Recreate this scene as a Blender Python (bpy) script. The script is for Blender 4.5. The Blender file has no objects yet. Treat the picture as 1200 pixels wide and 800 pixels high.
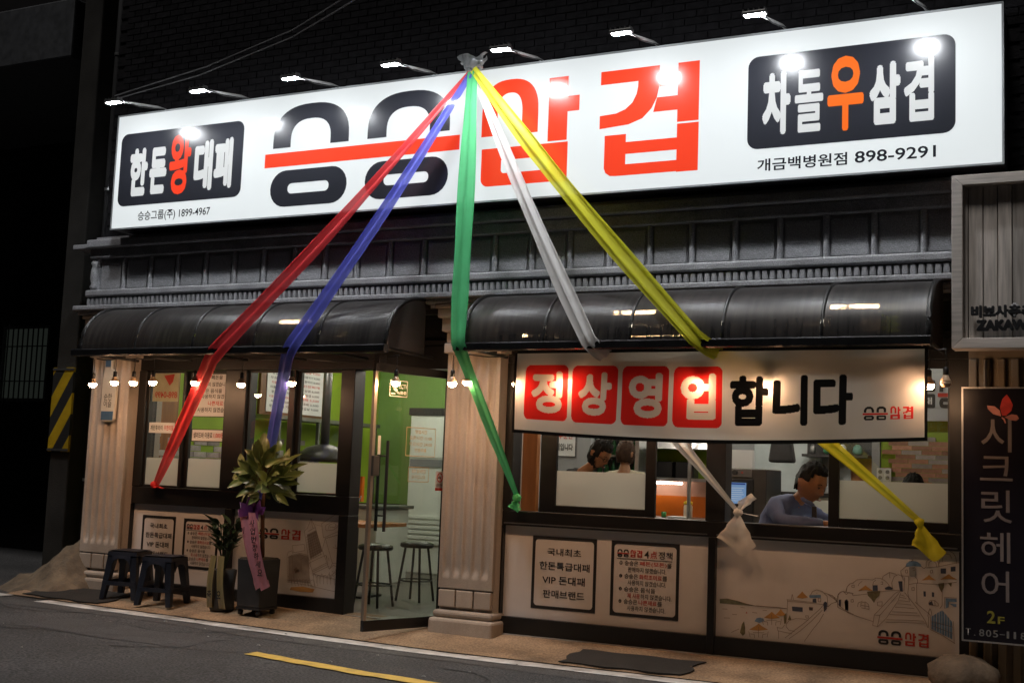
import bpy, bmesh, math, random
from mathutils import Vector, Matrix
random.seed(7)
S = bpy.context.scene
COL = S.collection
# ------------------------------------------------------------------ camera
cam = bpy.data.cameras.new('camera'); cam.lens = 43.5; cam.sensor_width = 36; cam.clip_end = 500
cob = bpy.data.objects.new('camera', cam); COL.objects.link(cob)
_r = Vector((0.8920374, 0.4503266, 0.0384083)); _u = Vector((0.0147154, -0.1138752, 0.9933861)); _f = Vector((-0.4517220, 0.8855723, 0.1082076))
cob.matrix_world = Matrix(((_r.x, _u.x, -_f.x, 0), (_r.y, _u.y, -_f.y, -9.6), (_r.z, _u.z, -_f.z, 1.42), (0, 0, 0, 1)))
S.camera = cob
# ------------------------------------------------------------------ night sky and a weak overhead light
W = bpy.data.worlds.new('World'); S.world = W; W.use_nodes = True
nt = W.node_tree; bg = nt.nodes['Background']; sk = nt.nodes.new('ShaderNodeTexSky'); sk.sky_type = 'NISHITA'; sk.sun_disc = False
SUN_EL, SUN_AZ = math.radians(67), math.radians(195)
sk.sun_elevation = SUN_EL; sk.sun_rotation = SUN_AZ
nt.links.new(sk.outputs[0], bg.inputs[0]); bg.inputs[1].default_value = 0.0004
sl = bpy.data.lights.new('street_lamp_sun', 'SUN'); sl.energy = 1.2; sl.angle = math.radians(12); sl.color = (1, .96, .92)  # sun lamp standing in for an unseen street lamp above the road
so = bpy.data.objects.new('street_lamp_sun', sl); COL.objects.link(so)
_d = Vector((math.sin(SUN_AZ) * math.cos(SUN_EL), math.cos(SUN_AZ) * math.cos(SUN_EL), math.sin(SUN_EL)))
so.rotation_euler = _d.to_track_quat('Z', 'Y').to_euler(); so.location = (0, -6, 20)
S.view_settings.view_transform = 'Standard'; S.view_settings.look = 'None'; S.view_settings.exposure = 0; S.view_settings.gamma = 1
S.view_settings.use_curve_mapping = False
S.cycles.use_denoising = True; S.cycles.max_bounces = 8; S.cycles.transparent_max_bounces = 16
S.cycles.sample_clamp_indirect = 4; S.cycles.caustics_reflective = False; S.cycles.caustics_refractive = False
FLOOD, BULB, TUBE, SIGN = 720, 190, 185, .68
# ------------------------------------------------------------------ materials
MATS = {}
def mat(name, col, rough=.6, metal=0, var=.12, scale=5, bump=0, bscale=60, coat=0, spec=.5, emis=0, ecol=None, streak=None, grain=0, gscale=220, dirt=0, dirtcol=(.02, .018, .015)):
    if name in MATS: return MATS[name]
    m = bpy.data.materials.new(name); m.use_nodes = True; n = m.node_tree.nodes; l = m.node_tree.links; p = n['Principled BSDF']
    p.inputs['Roughness'].default_value = rough; p.inputs['Metallic'].default_value = metal; p.inputs['Coat Weight'].default_value = coat
    p.inputs['Coat Roughness'].default_value = .08; p.inputs['Specular IOR Level'].default_value = spec
    c = tuple(col) + (1,)
    p.inputs['Base Color'].default_value = c
    if var or bump or dirt:
        tc = n.new('ShaderNodeTexCoord'); mp = n.new('ShaderNodeMapping'); l.new(tc.outputs['Object'], mp.inputs[0])
        if streak: mp.inputs['Scale'].default_value = streak
    if var:
        nz = n.new('ShaderNodeTexNoise'); nz.inputs['Scale'].default_value = scale; nz.inputs['Detail'].default_value = 6; l.new(mp.outputs[0], nz.inputs[0])
        mx = n.new('ShaderNodeMix'); mx.data_type = 'RGBA'; rp = n.new('ShaderNodeValToRGB'); rp.color_ramp.elements[0].position = .3; rp.color_ramp.elements[1].position = .7
        l.new(nz.outputs[0], rp.inputs[0]); l.new(rp.outputs[0], mx.inputs[0])
        mx.inputs[6].default_value = tuple(max(0, x * (1 - var)) for x in col) + (1,); mx.inputs[7].default_value = tuple(min(1, x * (1 + var)) for x in col) + (1,)
        src = mx.outputs[2]
        oi = n.new('ShaderNodeObjectInfo'); hv = n.new('ShaderNodeHueSaturation'); mr = n.new('ShaderNodeMapRange')
        mr.inputs[3].default_value = 1 - var; mr.inputs[4].default_value = 1 + var; l.new(oi.outputs['Random'], mr.inputs[0]); l.new(mr.outputs[0], hv.inputs['Value']); l.new(src, hv.inputs['Color']); src = hv.outputs[0]
        if dirt:
            n2 = n.new('ShaderNodeTexNoise'); n2.inputs['Scale'].default_value = scale * .45; n2.inputs['Detail'].default_value = 9; n2.inputs['Roughness'].default_value = .7; l.new(mp.outputs[0], n2.inputs[0])
            r2 = n.new('ShaderNodeValToRGB'); r2.color_ramp.elements[0].position = .48; r2.color_ramp.elements[1].position = .72; l.new(n2.outputs[0], r2.inputs[0])
            m3 = n.new('ShaderNodeMath'); m3.operation = 'MULTIPLY'; m3.inputs[1].default_value = dirt; l.new(r2.outputs[0], m3.inputs[0])
            m2 = n.new('ShaderNodeMix'); m2.data_type = 'RGBA'; l.new(m3.outputs[0], m2.inputs[0]); l.new(src, m2.inputs[6]); m2.inputs[7].default_value = dirtcol + (1,); src = m2.outputs[2]
        if grain:
            ng = n.new('ShaderNodeTexNoise'); ng.inputs['Scale'].default_value = gscale; ng.inputs['Detail'].default_value = 3; l.new(mp.outputs[0], ng.inputs[0])
            rg = n.new('ShaderNodeMapRange'); rg.inputs[1].default_value = .35; rg.inputs[2].default_value = .68; rg.inputs[3].default_value = 1 - grain; rg.inputs[4].default_value = 1 + grain; l.new(ng.outputs[0], rg.inputs[0])
            hg = n.new('ShaderNodeHueSaturation'); l.new(rg.outputs[0], hg.inputs['Value']); l.new(src, hg.inputs['Color']); src = hg.outputs[0]
        l.new(src, p.inputs['Base Color'])
        rr = n.new('ShaderNodeMapRange'); rr.inputs[3].default_value = max(0, rough - .08); rr.inputs[4].default_value = min(1, rough + .1); l.new(nz.outputs[0], rr.inputs[0]); l.new(rr.outputs[0], p.inputs['Roughness'])
    if bump:
        nb = n.new('ShaderNodeTexNoise'); nb.inputs['Scale'].default_value = bscale; nb.inputs['Detail'].default_value = 5; l.new(mp.outputs[0], nb.inputs[0])
        bp = n.new('ShaderNodeBump'); bp.inputs['Strength'].default_value = bump; bp.inputs['Distance'].default_value = .01; l.new(nb.outputs[0], bp.inputs['Height']); l.new(bp.outputs[0], p.inputs['Normal'])
    if emis:
        p.inputs['Emission Color'].default_value = tuple(ecol or col) + (1,); p.inputs['Emission Strength'].default_value = emis
    MATS[name] = m; return m
def glassmat(name, tint=(.96, .98, .97), rough=.02, refl=1.0, ior=1.5):
    m = bpy.data.materials.new(name); m.use_nodes = True; n = m.node_tree.nodes; l = m.node_tree.links; n.remove(n['Principled BSDF'])
    t = n.new('ShaderNodeBsdfTransparent'); t.inputs[0].default_value = tuple(tint) + (1,); g = n.new('ShaderNodeBsdfGlossy'); g.inputs['Roughness'].default_value = rough
    f = n.new('ShaderNodeFresnel'); ge = n.new('ShaderNodeNewGeometry'); mr = n.new('ShaderNodeMapRange'); mr.inputs[3].default_value = ior; mr.inputs[4].default_value = 1 / ior; l.new(ge.outputs['Backfacing'], mr.inputs[0]); l.new(mr.outputs[0], f.inputs[0]); mm = n.new('ShaderNodeMath'); mm.operation = 'MULTIPLY'; mm.inputs[1].default_value = refl; mm.use_clamp = True
    x = n.new('ShaderNodeMixShader'); l.new(f.outputs[0], mm.inputs[0]); l.new(mm.outputs[0], x.inputs[0]); l.new(t.outputs[0], x.inputs[1]); l.new(g.outputs[0], x.inputs[2]); l.new(x.outputs[0], n['Material Output'].inputs[0])
    MATS[name] = m; return m
def clothmat(name, col, trans=.5, clear=.0, gloss=.06, grough=.3, scale=40, var=.1):
    m = bpy.data.materials.new(name); m.use_nodes = True; n = m.node_tree.nodes; l = m.node_tree.links; n.remove(n['Principled BSDF'])
    tc = n.new('ShaderNodeTexCoord'); nz = n.new('ShaderNodeTexNoise'); nz.inputs['Scale'].default_value = scale; l.new(tc.outputs['Object'], nz.inputs[0])
    mx = n.new('ShaderNodeMix'); mx.data_type = 'RGBA'; l.new(nz.outputs[0], mx.inputs[0]); mx.inputs[6].default_value = tuple(c * (1 - var) for c in col) + (1,); mx.inputs[7].default_value = tuple(min(1, c * (1 + var)) for c in col) + (1,)
    d = n.new('ShaderNodeBsdfDiffuse'); t = n.new('ShaderNodeBsdfTranslucent'); g = n.new('ShaderNodeBsdfGlossy'); g.inputs['Roughness'].default_value = grough; c = n.new('ShaderNodeBsdfTransparent')
    l.new(mx.outputs[2], d.inputs[0]); l.new(mx.outputs[2], t.inputs[0])
    c.inputs[0].default_value = tuple(min(1, .35 + v) for v in col) + (1,)
    a = n.new('ShaderNodeMixShader'); a.inputs[0].default_value = trans; l.new(d.outputs[0], a.inputs[1]); l.new(t.outputs[0], a.inputs[2])
    b = n.new('ShaderNodeMixShader'); b.inputs[0].default_value = gloss; l.new(a.outputs[0], b.inputs[1]); l.new(g.outputs[0], b.inputs[2])
    e = n.new('ShaderNodeMixShader'); e.inputs[0].default_value = clear; l.new(b.outputs[0], e.inputs[1]); l.new(c.outputs[0], e.inputs[2]); l.new(e.outputs[0], n['Material Output'].inputs[0])
    MATS[name] = m; return m
def emit(name, col, st):
    m = bpy.data.materials.new(name); m.use_nodes = True; n = m.node_tree.nodes; l = m.node_tree.links; n.remove(n['Principled BSDF'])
    e = n.new('ShaderNodeEmission'); e.inputs[0].default_value = tuple(col) + (1,); e.inputs[1].default_value = st; l.new(e.outputs[0], n['Material Output'].inputs[0]); MATS[name] = m; return m

asphalt = mat('asphalt', (.075, .073, .074), .85, var=.38, scale=1.1, bump=.8, bscale=140, dirt=.6, dirtcol=(.035, .035, .036), grain=.75, gscale=55)
concrete = mat('concrete', (.27, .19, .12), .85, var=.25, scale=2.5, bump=.5, bscale=50, dirt=.85, dirtcol=(.07, .05, .035), grain=.3, gscale=60)
concrete2 = mat('concrete_grey', (.2, .19, .17), .85, var=.2, scale=3, bump=.4, bscale=40, dirt=.5, dirtcol=(.05, .05, .045))
moundm = mat('mound_concrete', (.13, .1, .068), .9, var=.4, scale=6, bump=1, bscale=30, dirt=.7, dirtcol=(.07, .06, .05))
paintw = mat('white_paint', (.55, .55, .54), .7, var=.2, scale=9, dirt=.9, dirtcol=(.09, .09, .09))
painty = mat('yellow_paint', (.7, .46, .08), .7, var=.2, scale=9, dirt=.6, dirtcol=(.1, .09, .06))
friezem = mat('grey_frieze_paint', (.27, .27, .285), .55, var=.14, scale=7, bump=.5, bscale=90, dirt=.65, dirtcol=(.1, .1, .1), grain=.3, gscale=110)
pillarm = mat('beige_plaster', (.42, .36, .305), .75, var=.12, scale=4, bump=.25, bscale=220, dirt=.5, dirtcol=(.24, .19, .15), streak=(1, 1, .5), grain=.12, gscale=260)
blackf = mat('black_frame', (.008, .0075, .0075), .38, var=.25, scale=4, bump=.05, dirt=.3, dirtcol=(.022, .02, .018))
blackp = mat('black_paint', (.015, .015, .017), .45, var=.2)
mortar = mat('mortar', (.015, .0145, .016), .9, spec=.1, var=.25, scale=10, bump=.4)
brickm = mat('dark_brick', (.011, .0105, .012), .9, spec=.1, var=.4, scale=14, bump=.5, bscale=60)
panelm = mat('white_panel', (.74, .71, .7), .35, var=.05, scale=2, dirt=.18, dirtcol=(.45, .38, .34))
inkk = mat('ink_black', (.02, .02, .022), .5, var=0); inkr = mat('ink_red', (.5, .045, .03), .5, var=0); inko = mat('ink_ochre', (.55, .3, .1), .5, var=.2)
inkb = mat('ink_blue', (.16, .28, .45), .5, var=.25, scale=30); inkn = mat('ink_navy', (.08, .1, .16), .5, var=.2); inkg = mat('ink_grey', (.4, .42, .44), .5, var=.1)
inke = mat('ink_olive', (.27, .25, .14), .5, var=.3, scale=40); inkh = mat('ink_hill', (.24, .26, .17), .5, var=.3, scale=20); inkl = mat('ink_line', (.24, .17, .13), .5, var=0); inkq = mat('ink_wash', (.42, .37, .34), .5, var=.15, scale=15)
signw = mat('sign_face', (.18, .185, .185), .1, var=0, spec=.5, emis=SIGN, ecol=(.93, .99, 1))
signk = mat('sign_black', (.02, .021, .027), .24, var=0, spec=.4)
signr = mat('sign_red', (.15, .02, .01), .2, var=0, emis=SIGN * 1.15, ecol=(1, .05, .014))
signo = mat('sign_orange', (.15, .05, .01), .2, var=0, emis=SIGN * 1.2, ecol=(1, .13, .008))
signt = mat('sign_white_letters', (.1, .1, .1), .2, var=0, emis=SIGN * .9, ecol=(.97, 1, 1))
signbox = mat('sign_box_metal', (.03, .03, .036), .5, metal=.2, var=.2)
steel = mat('steel', (.45, .45, .46), .32, metal=1, var=.1, scale=12)
dsteel = mat('dull_steel', (.22, .22, .22), .45, metal=.9, var=.15)
floodm = emit('flood_lens', (.92, .96, 1), FLOOD)
bulbm = emit('bulb_glow', (1, .57, .31), BULB)
bulboff = mat('bulb_off', (.6, .4, .25), .3, var=0)
tubem = emit('tube_glow', (1, .9, .75), TUBE); tubek = emit('kitchen_tube_glow', (1, .9, .76), 22)
cablem = mat('black_rubber', (.015, .015, .015), .5, var=0)
glass = glassmat('window_glass', (.93, .95, .94)); dglass = glassmat('door_glass', (.8, .86, .84), refl=1.3)
film = clothmat('frosted_film', (.62, .62, .58), trans=.6, clear=.05, gloss=.05, grough=.25, scale=3, var=.04)
bannerm = clothmat('banner_cloth', (.6, .575, .55), trans=.52, clear=0, gloss=.03, scale=5, var=.05)
bannerr = clothmat('banner_red', (.62, .022, .018), trans=.55, clear=0, gloss=.03, var=.03); bannerk = clothmat('banner_black', (.012, .011, .01), trans=.12, gloss=.04)
bannerl = clothmat('banner_letter', (.58, .52, .46), trans=.5, gloss=.03, var=.03)
def awnmat():
    m = bpy.data.materials.new('awning_sheet'); m.use_nodes = True; n = m.node_tree.nodes; l = m.node_tree.links; p = n['Principled BSDF']
    p.inputs['Base Color'].default_value = (.018, .017, .018, 1); p.inputs['Roughness'].default_value = .22; p.inputs['Specular IOR Level'].default_value = .4
    tc = n.new('ShaderNodeTexCoord'); nz = n.new('ShaderNodeTexNoise'); nz.inputs['Scale'].default_value = 2.5; nz.inputs['Detail'].default_value = 8; l.new(tc.outputs['Object'], nz.inputs[0])
    r = n.new('ShaderNodeMapRange'); r.inputs[3].default_value = .3; r.inputs[4].default_value = .42; l.new(nz.outputs[0], r.inputs[0]); l.new(r.outputs[0], p.inputs['Roughness'])
    mp = n.new('ShaderNodeMapping'); mp.inputs['Scale'].default_value = (9, .8, .8); l.new(tc.outputs['Object'], mp.inputs[0]); n2 = n.new('ShaderNodeTexNoise'); n2.inputs['Scale'].default_value = 3; n2.inputs['Detail'].default_value = 8; l.new(mp.outputs[0], n2.inputs[0])
    rp = n.new('ShaderNodeValToRGB'); rp.color_ramp.elements[0].position = .4; rp.color_ramp.elements[0].color = (.02, .018, .018, 1); rp.color_ramp.elements[1].position = .8; rp.color_ramp.elements[1].color = (.06, .054, .05, 1); l.new(n2.outputs[0], rp.inputs[0]); l.new(rp.outputs[0], p.inputs['Base Color'])
    t = n.new('ShaderNodeBsdfTransparent'); t.inputs[0].default_value = (.75, .62, .5, 1); x = n.new('ShaderNodeMixShader'); x.inputs[0].default_value = .2
    l.new(p.outputs[0], x.inputs[1]); l.new(t.outputs[0], x.inputs[2]); l.new(x.outputs[0], n['Material Output'].inputs[0]); MATS['awning_sheet'] = m; return m
awn = awnmat()
greenw = mat('green_wall', (.26, .4, .03), .7, var=.06, scale=3); greenw2 = mat('green_back_wall', (.21, .34, .09), .7, var=.06, scale=3)
orange = mat('orange_laminate', (.6, .13, .01), .35, var=.1, scale=5); pinkw = mat('peach_wall', (.5, .25, .17), .6, var=.08)
woodm = mat('warm_wood', (.34, .13, .035), .45, var=.25, scale=3, streak=(6, 6, .6)); wooddk = mat('dark_wood', (.12, .05, .02), .5, var=.25, scale=4, streak=(6, 6, .6))
greyw = mat('grey_wall', (.3, .31, .33), .7, var=.06); floorm = mat('floor_tile', (.09, .08, .07), .45, var=.2, scale=6); ceilm = mat('ceiling', (.55, .53, .5), .8, var=.05)
tilebr = mat('tile_brick', (.38, .2, .13), .75, var=.35, scale=9, bump=.4); tilegr = mat('tile_brick_grey', (.32, .29, .27), .75, var=.3, scale=9, bump=.4)
paper = mat('paper', (.68, .69, .7), .6, var=.04); acw = mat('appliance_white', (.74, .75, .71), .35, var=.04); blackl = mat('black_leather', (.018, .017, .017), .35, var=.2)
skinm = mat('skin', (.4, .19, .1), .5, var=.08, scale=20); hairm = mat('hair', (.008, .007, .007), .6, spec=.2, var=.3, scale=50, bump=.6, bscale=120, streak=(1, 1, .2)); hairb = mat('brown_hair', (.04, .02, .012), .6, spec=.2, var=.3, scale=50, bump=.5, bscale=120)
leafm = mat('leaf', (.16, .205, .055), .35, var=.35, scale=4); leafd = mat('leaf_dark', (.03, .055, .02), .4, var=.3, scale=5)
# ------------------------------------------------------------------ mesh helpers
class B:
    def __init__(s): s.v = []; s.f = []
    def add(s, vs, fs):
        o = len(s.v); s.v += [tuple(v) for v in vs]; s.f += [tuple(i + o for i in f) for f in fs]; return s
    def box(s, x0, x1, y0, y1, z0, z1):
        if x0 > x1: x0, x1 = x1, x0
        if y0 > y1: y0, y1 = y1, y0
        if z0 > z1: z0, z1 = z1, z0
        return s.add([(x0, y0, z0), (x1, y0, z0), (x1, y1, z0), (x0, y1, z0), (x0, y0, z1), (x1, y0, z1), (x1, y1, z1), (x0, y1, z1)],
                     [(0, 3, 2, 1), (4, 5, 6, 7), (0, 1, 5, 4), (1, 2, 6, 5), (2, 3, 7, 6), (3, 0, 4, 7)])
    def frust(s, b, t):      # b, t: four points each, counter-clockwise from above
        return s.add(list(b) + list(t), [(0, 3, 2, 1), (4, 5, 6, 7), (0, 1, 5, 4), (1, 2, 6, 5), (2, 3, 7, 6), (3, 0, 4, 7)])
    def tube(s, pts, r, n=8, caps=True):
        pts = [Vector(p) for p in pts]; rs = r if isinstance(r, (list, tuple)) else [r] * len(pts); vs = []; up = None
        for i, p in enumerate(pts):
            t = (pts[min(i + 1, len(pts) - 1)] - pts[max(i - 1, 0)]).normalized()
            a = t.cross(Vector((0, 0, 1)) if abs(t.z) < .95 else Vector((0, 1, 0))).normalized(); b = a.cross(t)
            for k in range(n):
                an = 2 * math.pi * k / n; vs.append(p + rs[i] * (math.cos(an) * a + math.sin(an) * b))
        fs = [(i * n + k, i * n + (k + 1) % n, (i + 1) * n + (k + 1) % n, (i + 1) * n + k) for i in range(len(pts) - 1) for k in range(n)]
        if caps: fs += [tuple(range(n)), tuple(range((len(pts) - 1) * n, len(pts) * n))[::-1]]
        return s.add(vs, fs)
    def lathe(s, prof, c, n=16):   # prof: (r, z)
        vs = []; fs = []; m = len(prof)
        for r, z in prof:
            for k in range(n): a = 2 * math.pi * k / n; vs.append((c[0] + r * math.cos(a), c[1] + r * math.sin(a), c[2] + z))
        for i in range(m - 1):
            for k in range(n): fs.append((i * n + k, i * n + (k + 1) % n, (i + 1) * n + (k + 1) % n, (i + 1) * n + k))
        fs += [tuple(range(n))[::-1], tuple(range((m - 1) * n, m * n))]
        return s.add(vs, fs)
    def grid(s, fn, nu, nv):
        vs = [fn(i / nu, j / nv) for j in range(nv + 1) for i in range(nu + 1)]
        return s.add(vs, [(j * (nu + 1) + i, j * (nu + 1) + i + 1, (j + 1) * (nu + 1) + i + 1, (j + 1) * (nu + 1) + i) for j in range(nv) for i in range(nu)])
    def quadxz(s, x0, x1, z0, z1, y): return s.add([(x0, y, z0), (x1, y, z0), (x1, y, z1), (x0, y, z1)], [(0, 1, 2, 3)])
    def polyxz(s, pts, y): return s.add([(p[0], y, p[1]) for p in pts], [tuple(range(len(pts)))])
    def ring(s, a, b, y, closed=True):   # strip between two outlines with equal counts
        n = len(a); vs = [(p[0], y, p[1]) for p in a] + [(p[0], y, p[1]) for p in b]; m = n if closed else n - 1
        return s.add(vs, [(i, (i + 1) % n, n + (i + 1) % n, n + i) for i in range(m)])
    def mesh(s, name, off=Vector((0, 0, 0))):
        me = bpy.data.meshes.new(name); me.from_pydata([(v[0] - off[0], v[1] - off[1], v[2] - off[2]) for v in s.v], [], s.f); me.update(); return me
def wloc(o):
    p = Vector((0, 0, 0))
    while o is not None: p = p + o.location; o = o.parent
    return p
def tag(o, label, cat, group=None, kind=None):
    if label: o['label'] = label
    if cat: o['category'] = cat
    if group: o['group'] = group
    if kind: o['kind'] = kind
    return o
def thing(name, label, cat, loc=(0, 0, 0), group=None):
    o = bpy.data.objects.new(name, None); COL.objects.link(o); o.location = loc; o.empty_display_size = .1; return tag(o, label, cat, group)
def obj(name, b, m, parent=None, bevel=0, smooth=False, seg=2, label=None, solid=0, subs=0):
    off = wloc(parent) if parent else Vector((0, 0, 0))
    me = b.mesh(name, off) if isinstance(b, B) else b
    if not isinstance(b, B) and parent: me.transform(Matrix.Translation(-off))
    bm = bmesh.new(); bm.from_mesh(me); bmesh.ops.recalc_face_normals(bm, faces=bm.faces) if isinstance(b, B) and not getattr(b, 'flat', 0) else None; bm.to_mesh(me); bm.free()
    if m and not len(me.materials): me.materials.append(m)
    o = bpy.data.objects.new(name, me); COL.objects.link(o); o.parent = parent
    if smooth: me.polygons.foreach_set('use_smooth', [True] * len(me.polygons))
    if solid: md = o.modifiers.new('s', 'SOLIDIFY'); md.thickness = solid; md.offset = 0
    if solid and smooth: md = o.modifiers.new('e', 'EDGE_SPLIT'); md.split_angle = .7
    if subs: md = o.modifiers.new('u', 'SUBSURF'); md.levels = subs; md.render_levels = subs
    if bevel: md = o.modifiers.new('b', 'BEVEL'); md.width = bevel; md.segments = seg; md.limit_method = 'ANGLE'; md.angle_limit = .7
    if label: o['label'] = label
    return o
def piece(name, me, loc, parent):
    o = bpy.data.objects.new(name, me); COL.objects.link(o); o.parent = parent; o.location = Vector(loc) - wloc(parent); return o
def copy_tree(o, parent=None):
    c = o.copy(); COL.objects.link(c); c.parent = parent
    for ch in list(o.children): copy_tree(ch, c)
    return c
def box(name, m, parent, *a, bevel=0, **k): return obj(name, B().box(*a), m, parent, bevel, **k)
TXT = {}
def textmesh(body, bold=0, spacing=1.0):
    if (body, bold) not in TXT: TXT[body, bold] = textmesh_(body, bold, spacing)
    return TXT[body, bold].copy()
def textmesh_(body, bold, spacing):
    c = bpy.data.curves.new('t', 'FONT'); c.body = body; c.offset = bold if bold < .022 else 0; c.resolution_u = 3; c.space_character = spacing; c.space_line = .95; c.align_x = 'CENTER'
    o = bpy.data.objects.new('t', c); me = bpy.data.meshes.new_from_object(o); bpy.data.objects.remove(o); bpy.data.curves.remove(c)
    if bold >= .022:      # heavy strokes: the outline repeated round a small circle, each copy a hair behind the last
        vs = [v.co.copy() for v in me.vertices]; fs = [tuple(p.vertices) for p in me.polygons]; V = []; F = []
        for k in range(11):
            r = 0 if k == 0 else bold; a = k * math.pi / 5 + .31; o = len(V); V += [(v.x + r * math.cos(a), v.y + r * math.sin(a), -.0006 * k) for v in vs]; F += [tuple(i + o for i in f) for f in fs]
        me = bpy.data.meshes.new('t'); me.from_pydata(V, [], F); me.update()
    return me
def text(name, body, m, parent, x0, x1, z0, z1, y, bold=0, fitx=True, mirror=False, mapf=None, spacing=1.0):
    me = textmesh(body, bold, spacing)
    xs = [v.co.x for v in me.vertices]; ys = [v.co.y for v in me.vertices]; a, b_, c, d = min(xs), max(xs), min(ys), max(ys)
    sz = (z1 - z0) / (d - c); sx = (x1 - x0) / (b_ - a) if fitx else sz; cx = (x0 + x1) / 2
    for v in me.vertices:
        u = (v.co.x - (a + b_) / 2) * sx; u = -u if mirror else u
        X, Z = cx + u, z0 + (v.co.y - c) * sz
        v.co = mapf(X, Z, y) if mapf else (X, y - v.co.z * .3, Z)
    me.materials.clear()
    return obj(name, me, m, parent)
def rrect(x0, x1, z0, z1, r, n=6, rs=None):
    rs = rs or (r, r, r, r); out = []   # corners: top right, top left, bottom left, bottom right
    for (cx, cz, a0, q) in ((x1, z1, 0, rs[0]), (x0, z1, 90, rs[1]), (x0, z0, 180, rs[2]), (x1, z0, 270, rs[3])):
        sx = -1 if cx == x1 else 1; sz = -1 if cz == z1 else 1
        for k in range(n + 1):
            a = math.radians(a0 + 90 * k / n); out.append((cx + sx * q + q * math.cos(a), cz + sz * q + q * math.sin(a)))
    return out
def arch(cx, hw, hwi, zb, zt, zti, zs):   # legs from zb up to the spring line zs
    o = [(cx + hw, zb)]; i = [(cx + hwi, zb)]
    for k in range(25):
        a = math.pi * k / 24; q = lambda t, e: math.copysign(abs(t) ** e, t)
        o.append((cx + hw * q(math.cos(a), .8), zs + (zt - zs) * q(math.sin(a), .8))); i.append((cx + hwi * q(math.cos(a), .8), zs + (zti - zs) * q(math.sin(a), .8)))
    o.append((cx - hw, zb)); i.append((cx - hwi, zb)); return o, i
def logo(parent, X0, X1, Z0, Z1, y, mk, mr, names=('black_letter', 'red_letter', 'red_bar'), only=None, mapf=None):
    """the shop's word mark, drawn in its own box and scaled to X0..X1, Z0..Z1"""
    sx = (X1 - X0) / 4.29; sz = (Z1 - Z0) / .98
    def fit(b):
        b.v = [(X0 + (v[0] + 7.37) * sx, v[1], Z0 + (v[2] - 3.84) * sz) for v in b.v]
        if mapf: b.v = [mapf(*v) for v in b.v]
        return b
    res = []
    for k in (0, 1):
        b = B(); d = k * 1.064
        o, i = arch(-6.853 + d, .43, .226, 4.408, 4.812, 4.667, 4.47); b.ring(o, i, y, False)
        b.ring(rrect(-7.287 + d, -6.42 + d, 3.84, 4.188, .172), rrect(-7.085 + d, -6.62 + d, 3.962, 4.06, .045), y)
        if not (only and k == 0): res.append(obj(names[0], fit(b), mk, parent))
    b = B().quadxz(-7.37, -5.253, 4.227, 4.36, y)
    if not only: res.append(obj(names[2], fit(b), mr, parent))
    b = B(); o, i = arch(-4.77, .27, .118, 4.315, 4.803, 4.684, 4.5); b.ring(o, i, y, False)
    b.quadxz(-4.405, -4.228, 4.222, 4.77, y); b.quadxz(-4.228, -4.122, 4.465, 4.597, y)
    b.ring(rrect(-5.03, -4.217, 3.876, 4.207, 0, rs=(.003, .003, .07, .003)), rrect(-4.837, -4.395, 3.983, 4.097, 0, rs=(.002, .002, .03, .002)), y); res.append(obj(names[1], fit(b), mr, parent))
    b = B(); b.quadxz(-3.933, -3.42, 4.655, 4.767, y)
    b.ring([(-3.42, 4.655), (-3.42, 4.6), (-3.44, 4.5), (-3.483, 4.415), (-3.56, 4.34), (-3.68, 4.3), (-3.934, 4.283)], [(-3.603, 4.655), (-3.604, 4.61), (-3.615, 4.55), (-3.65, 4.48), (-3.71, 4.43), (-3.79, 4.402), (-3.934, 4.393)], y, False)
    b.quadxz(-3.263, -3.084, 4.28, 4.767, y); b.quadxz(-3.42, -3.263, 4.588, 4.7, y); b.polyxz([(-3.468, 4.382), (-3.263, 4.382), (-3.263, 4.5), (-3.438, 4.5)], y)
    b.quadxz(-3.698, -3.262, 4.055, 4.154, y); b.quadxz(-3.262, -3.082, 3.873, 4.265, y); b.quadxz(-3.698, -3.262, 3.878, 3.97, y)
    b.polyxz([(-3.885, 4.222), (-3.885, 3.95), (-3.87, 3.91), (-3.83, 3.882), (-3.78, 3.878), (-3.698, 3.878), (-3.698, 4.222)], y); res.append(obj(names[1], fit(b), mr, parent))
    return res
def gz(x): return 0 if x > -5 else .016 * (-5 - x)
def apz(x, y): return gz(x) + max(0, min(1, (y + .8) / .8)) * .085 + .012

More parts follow.
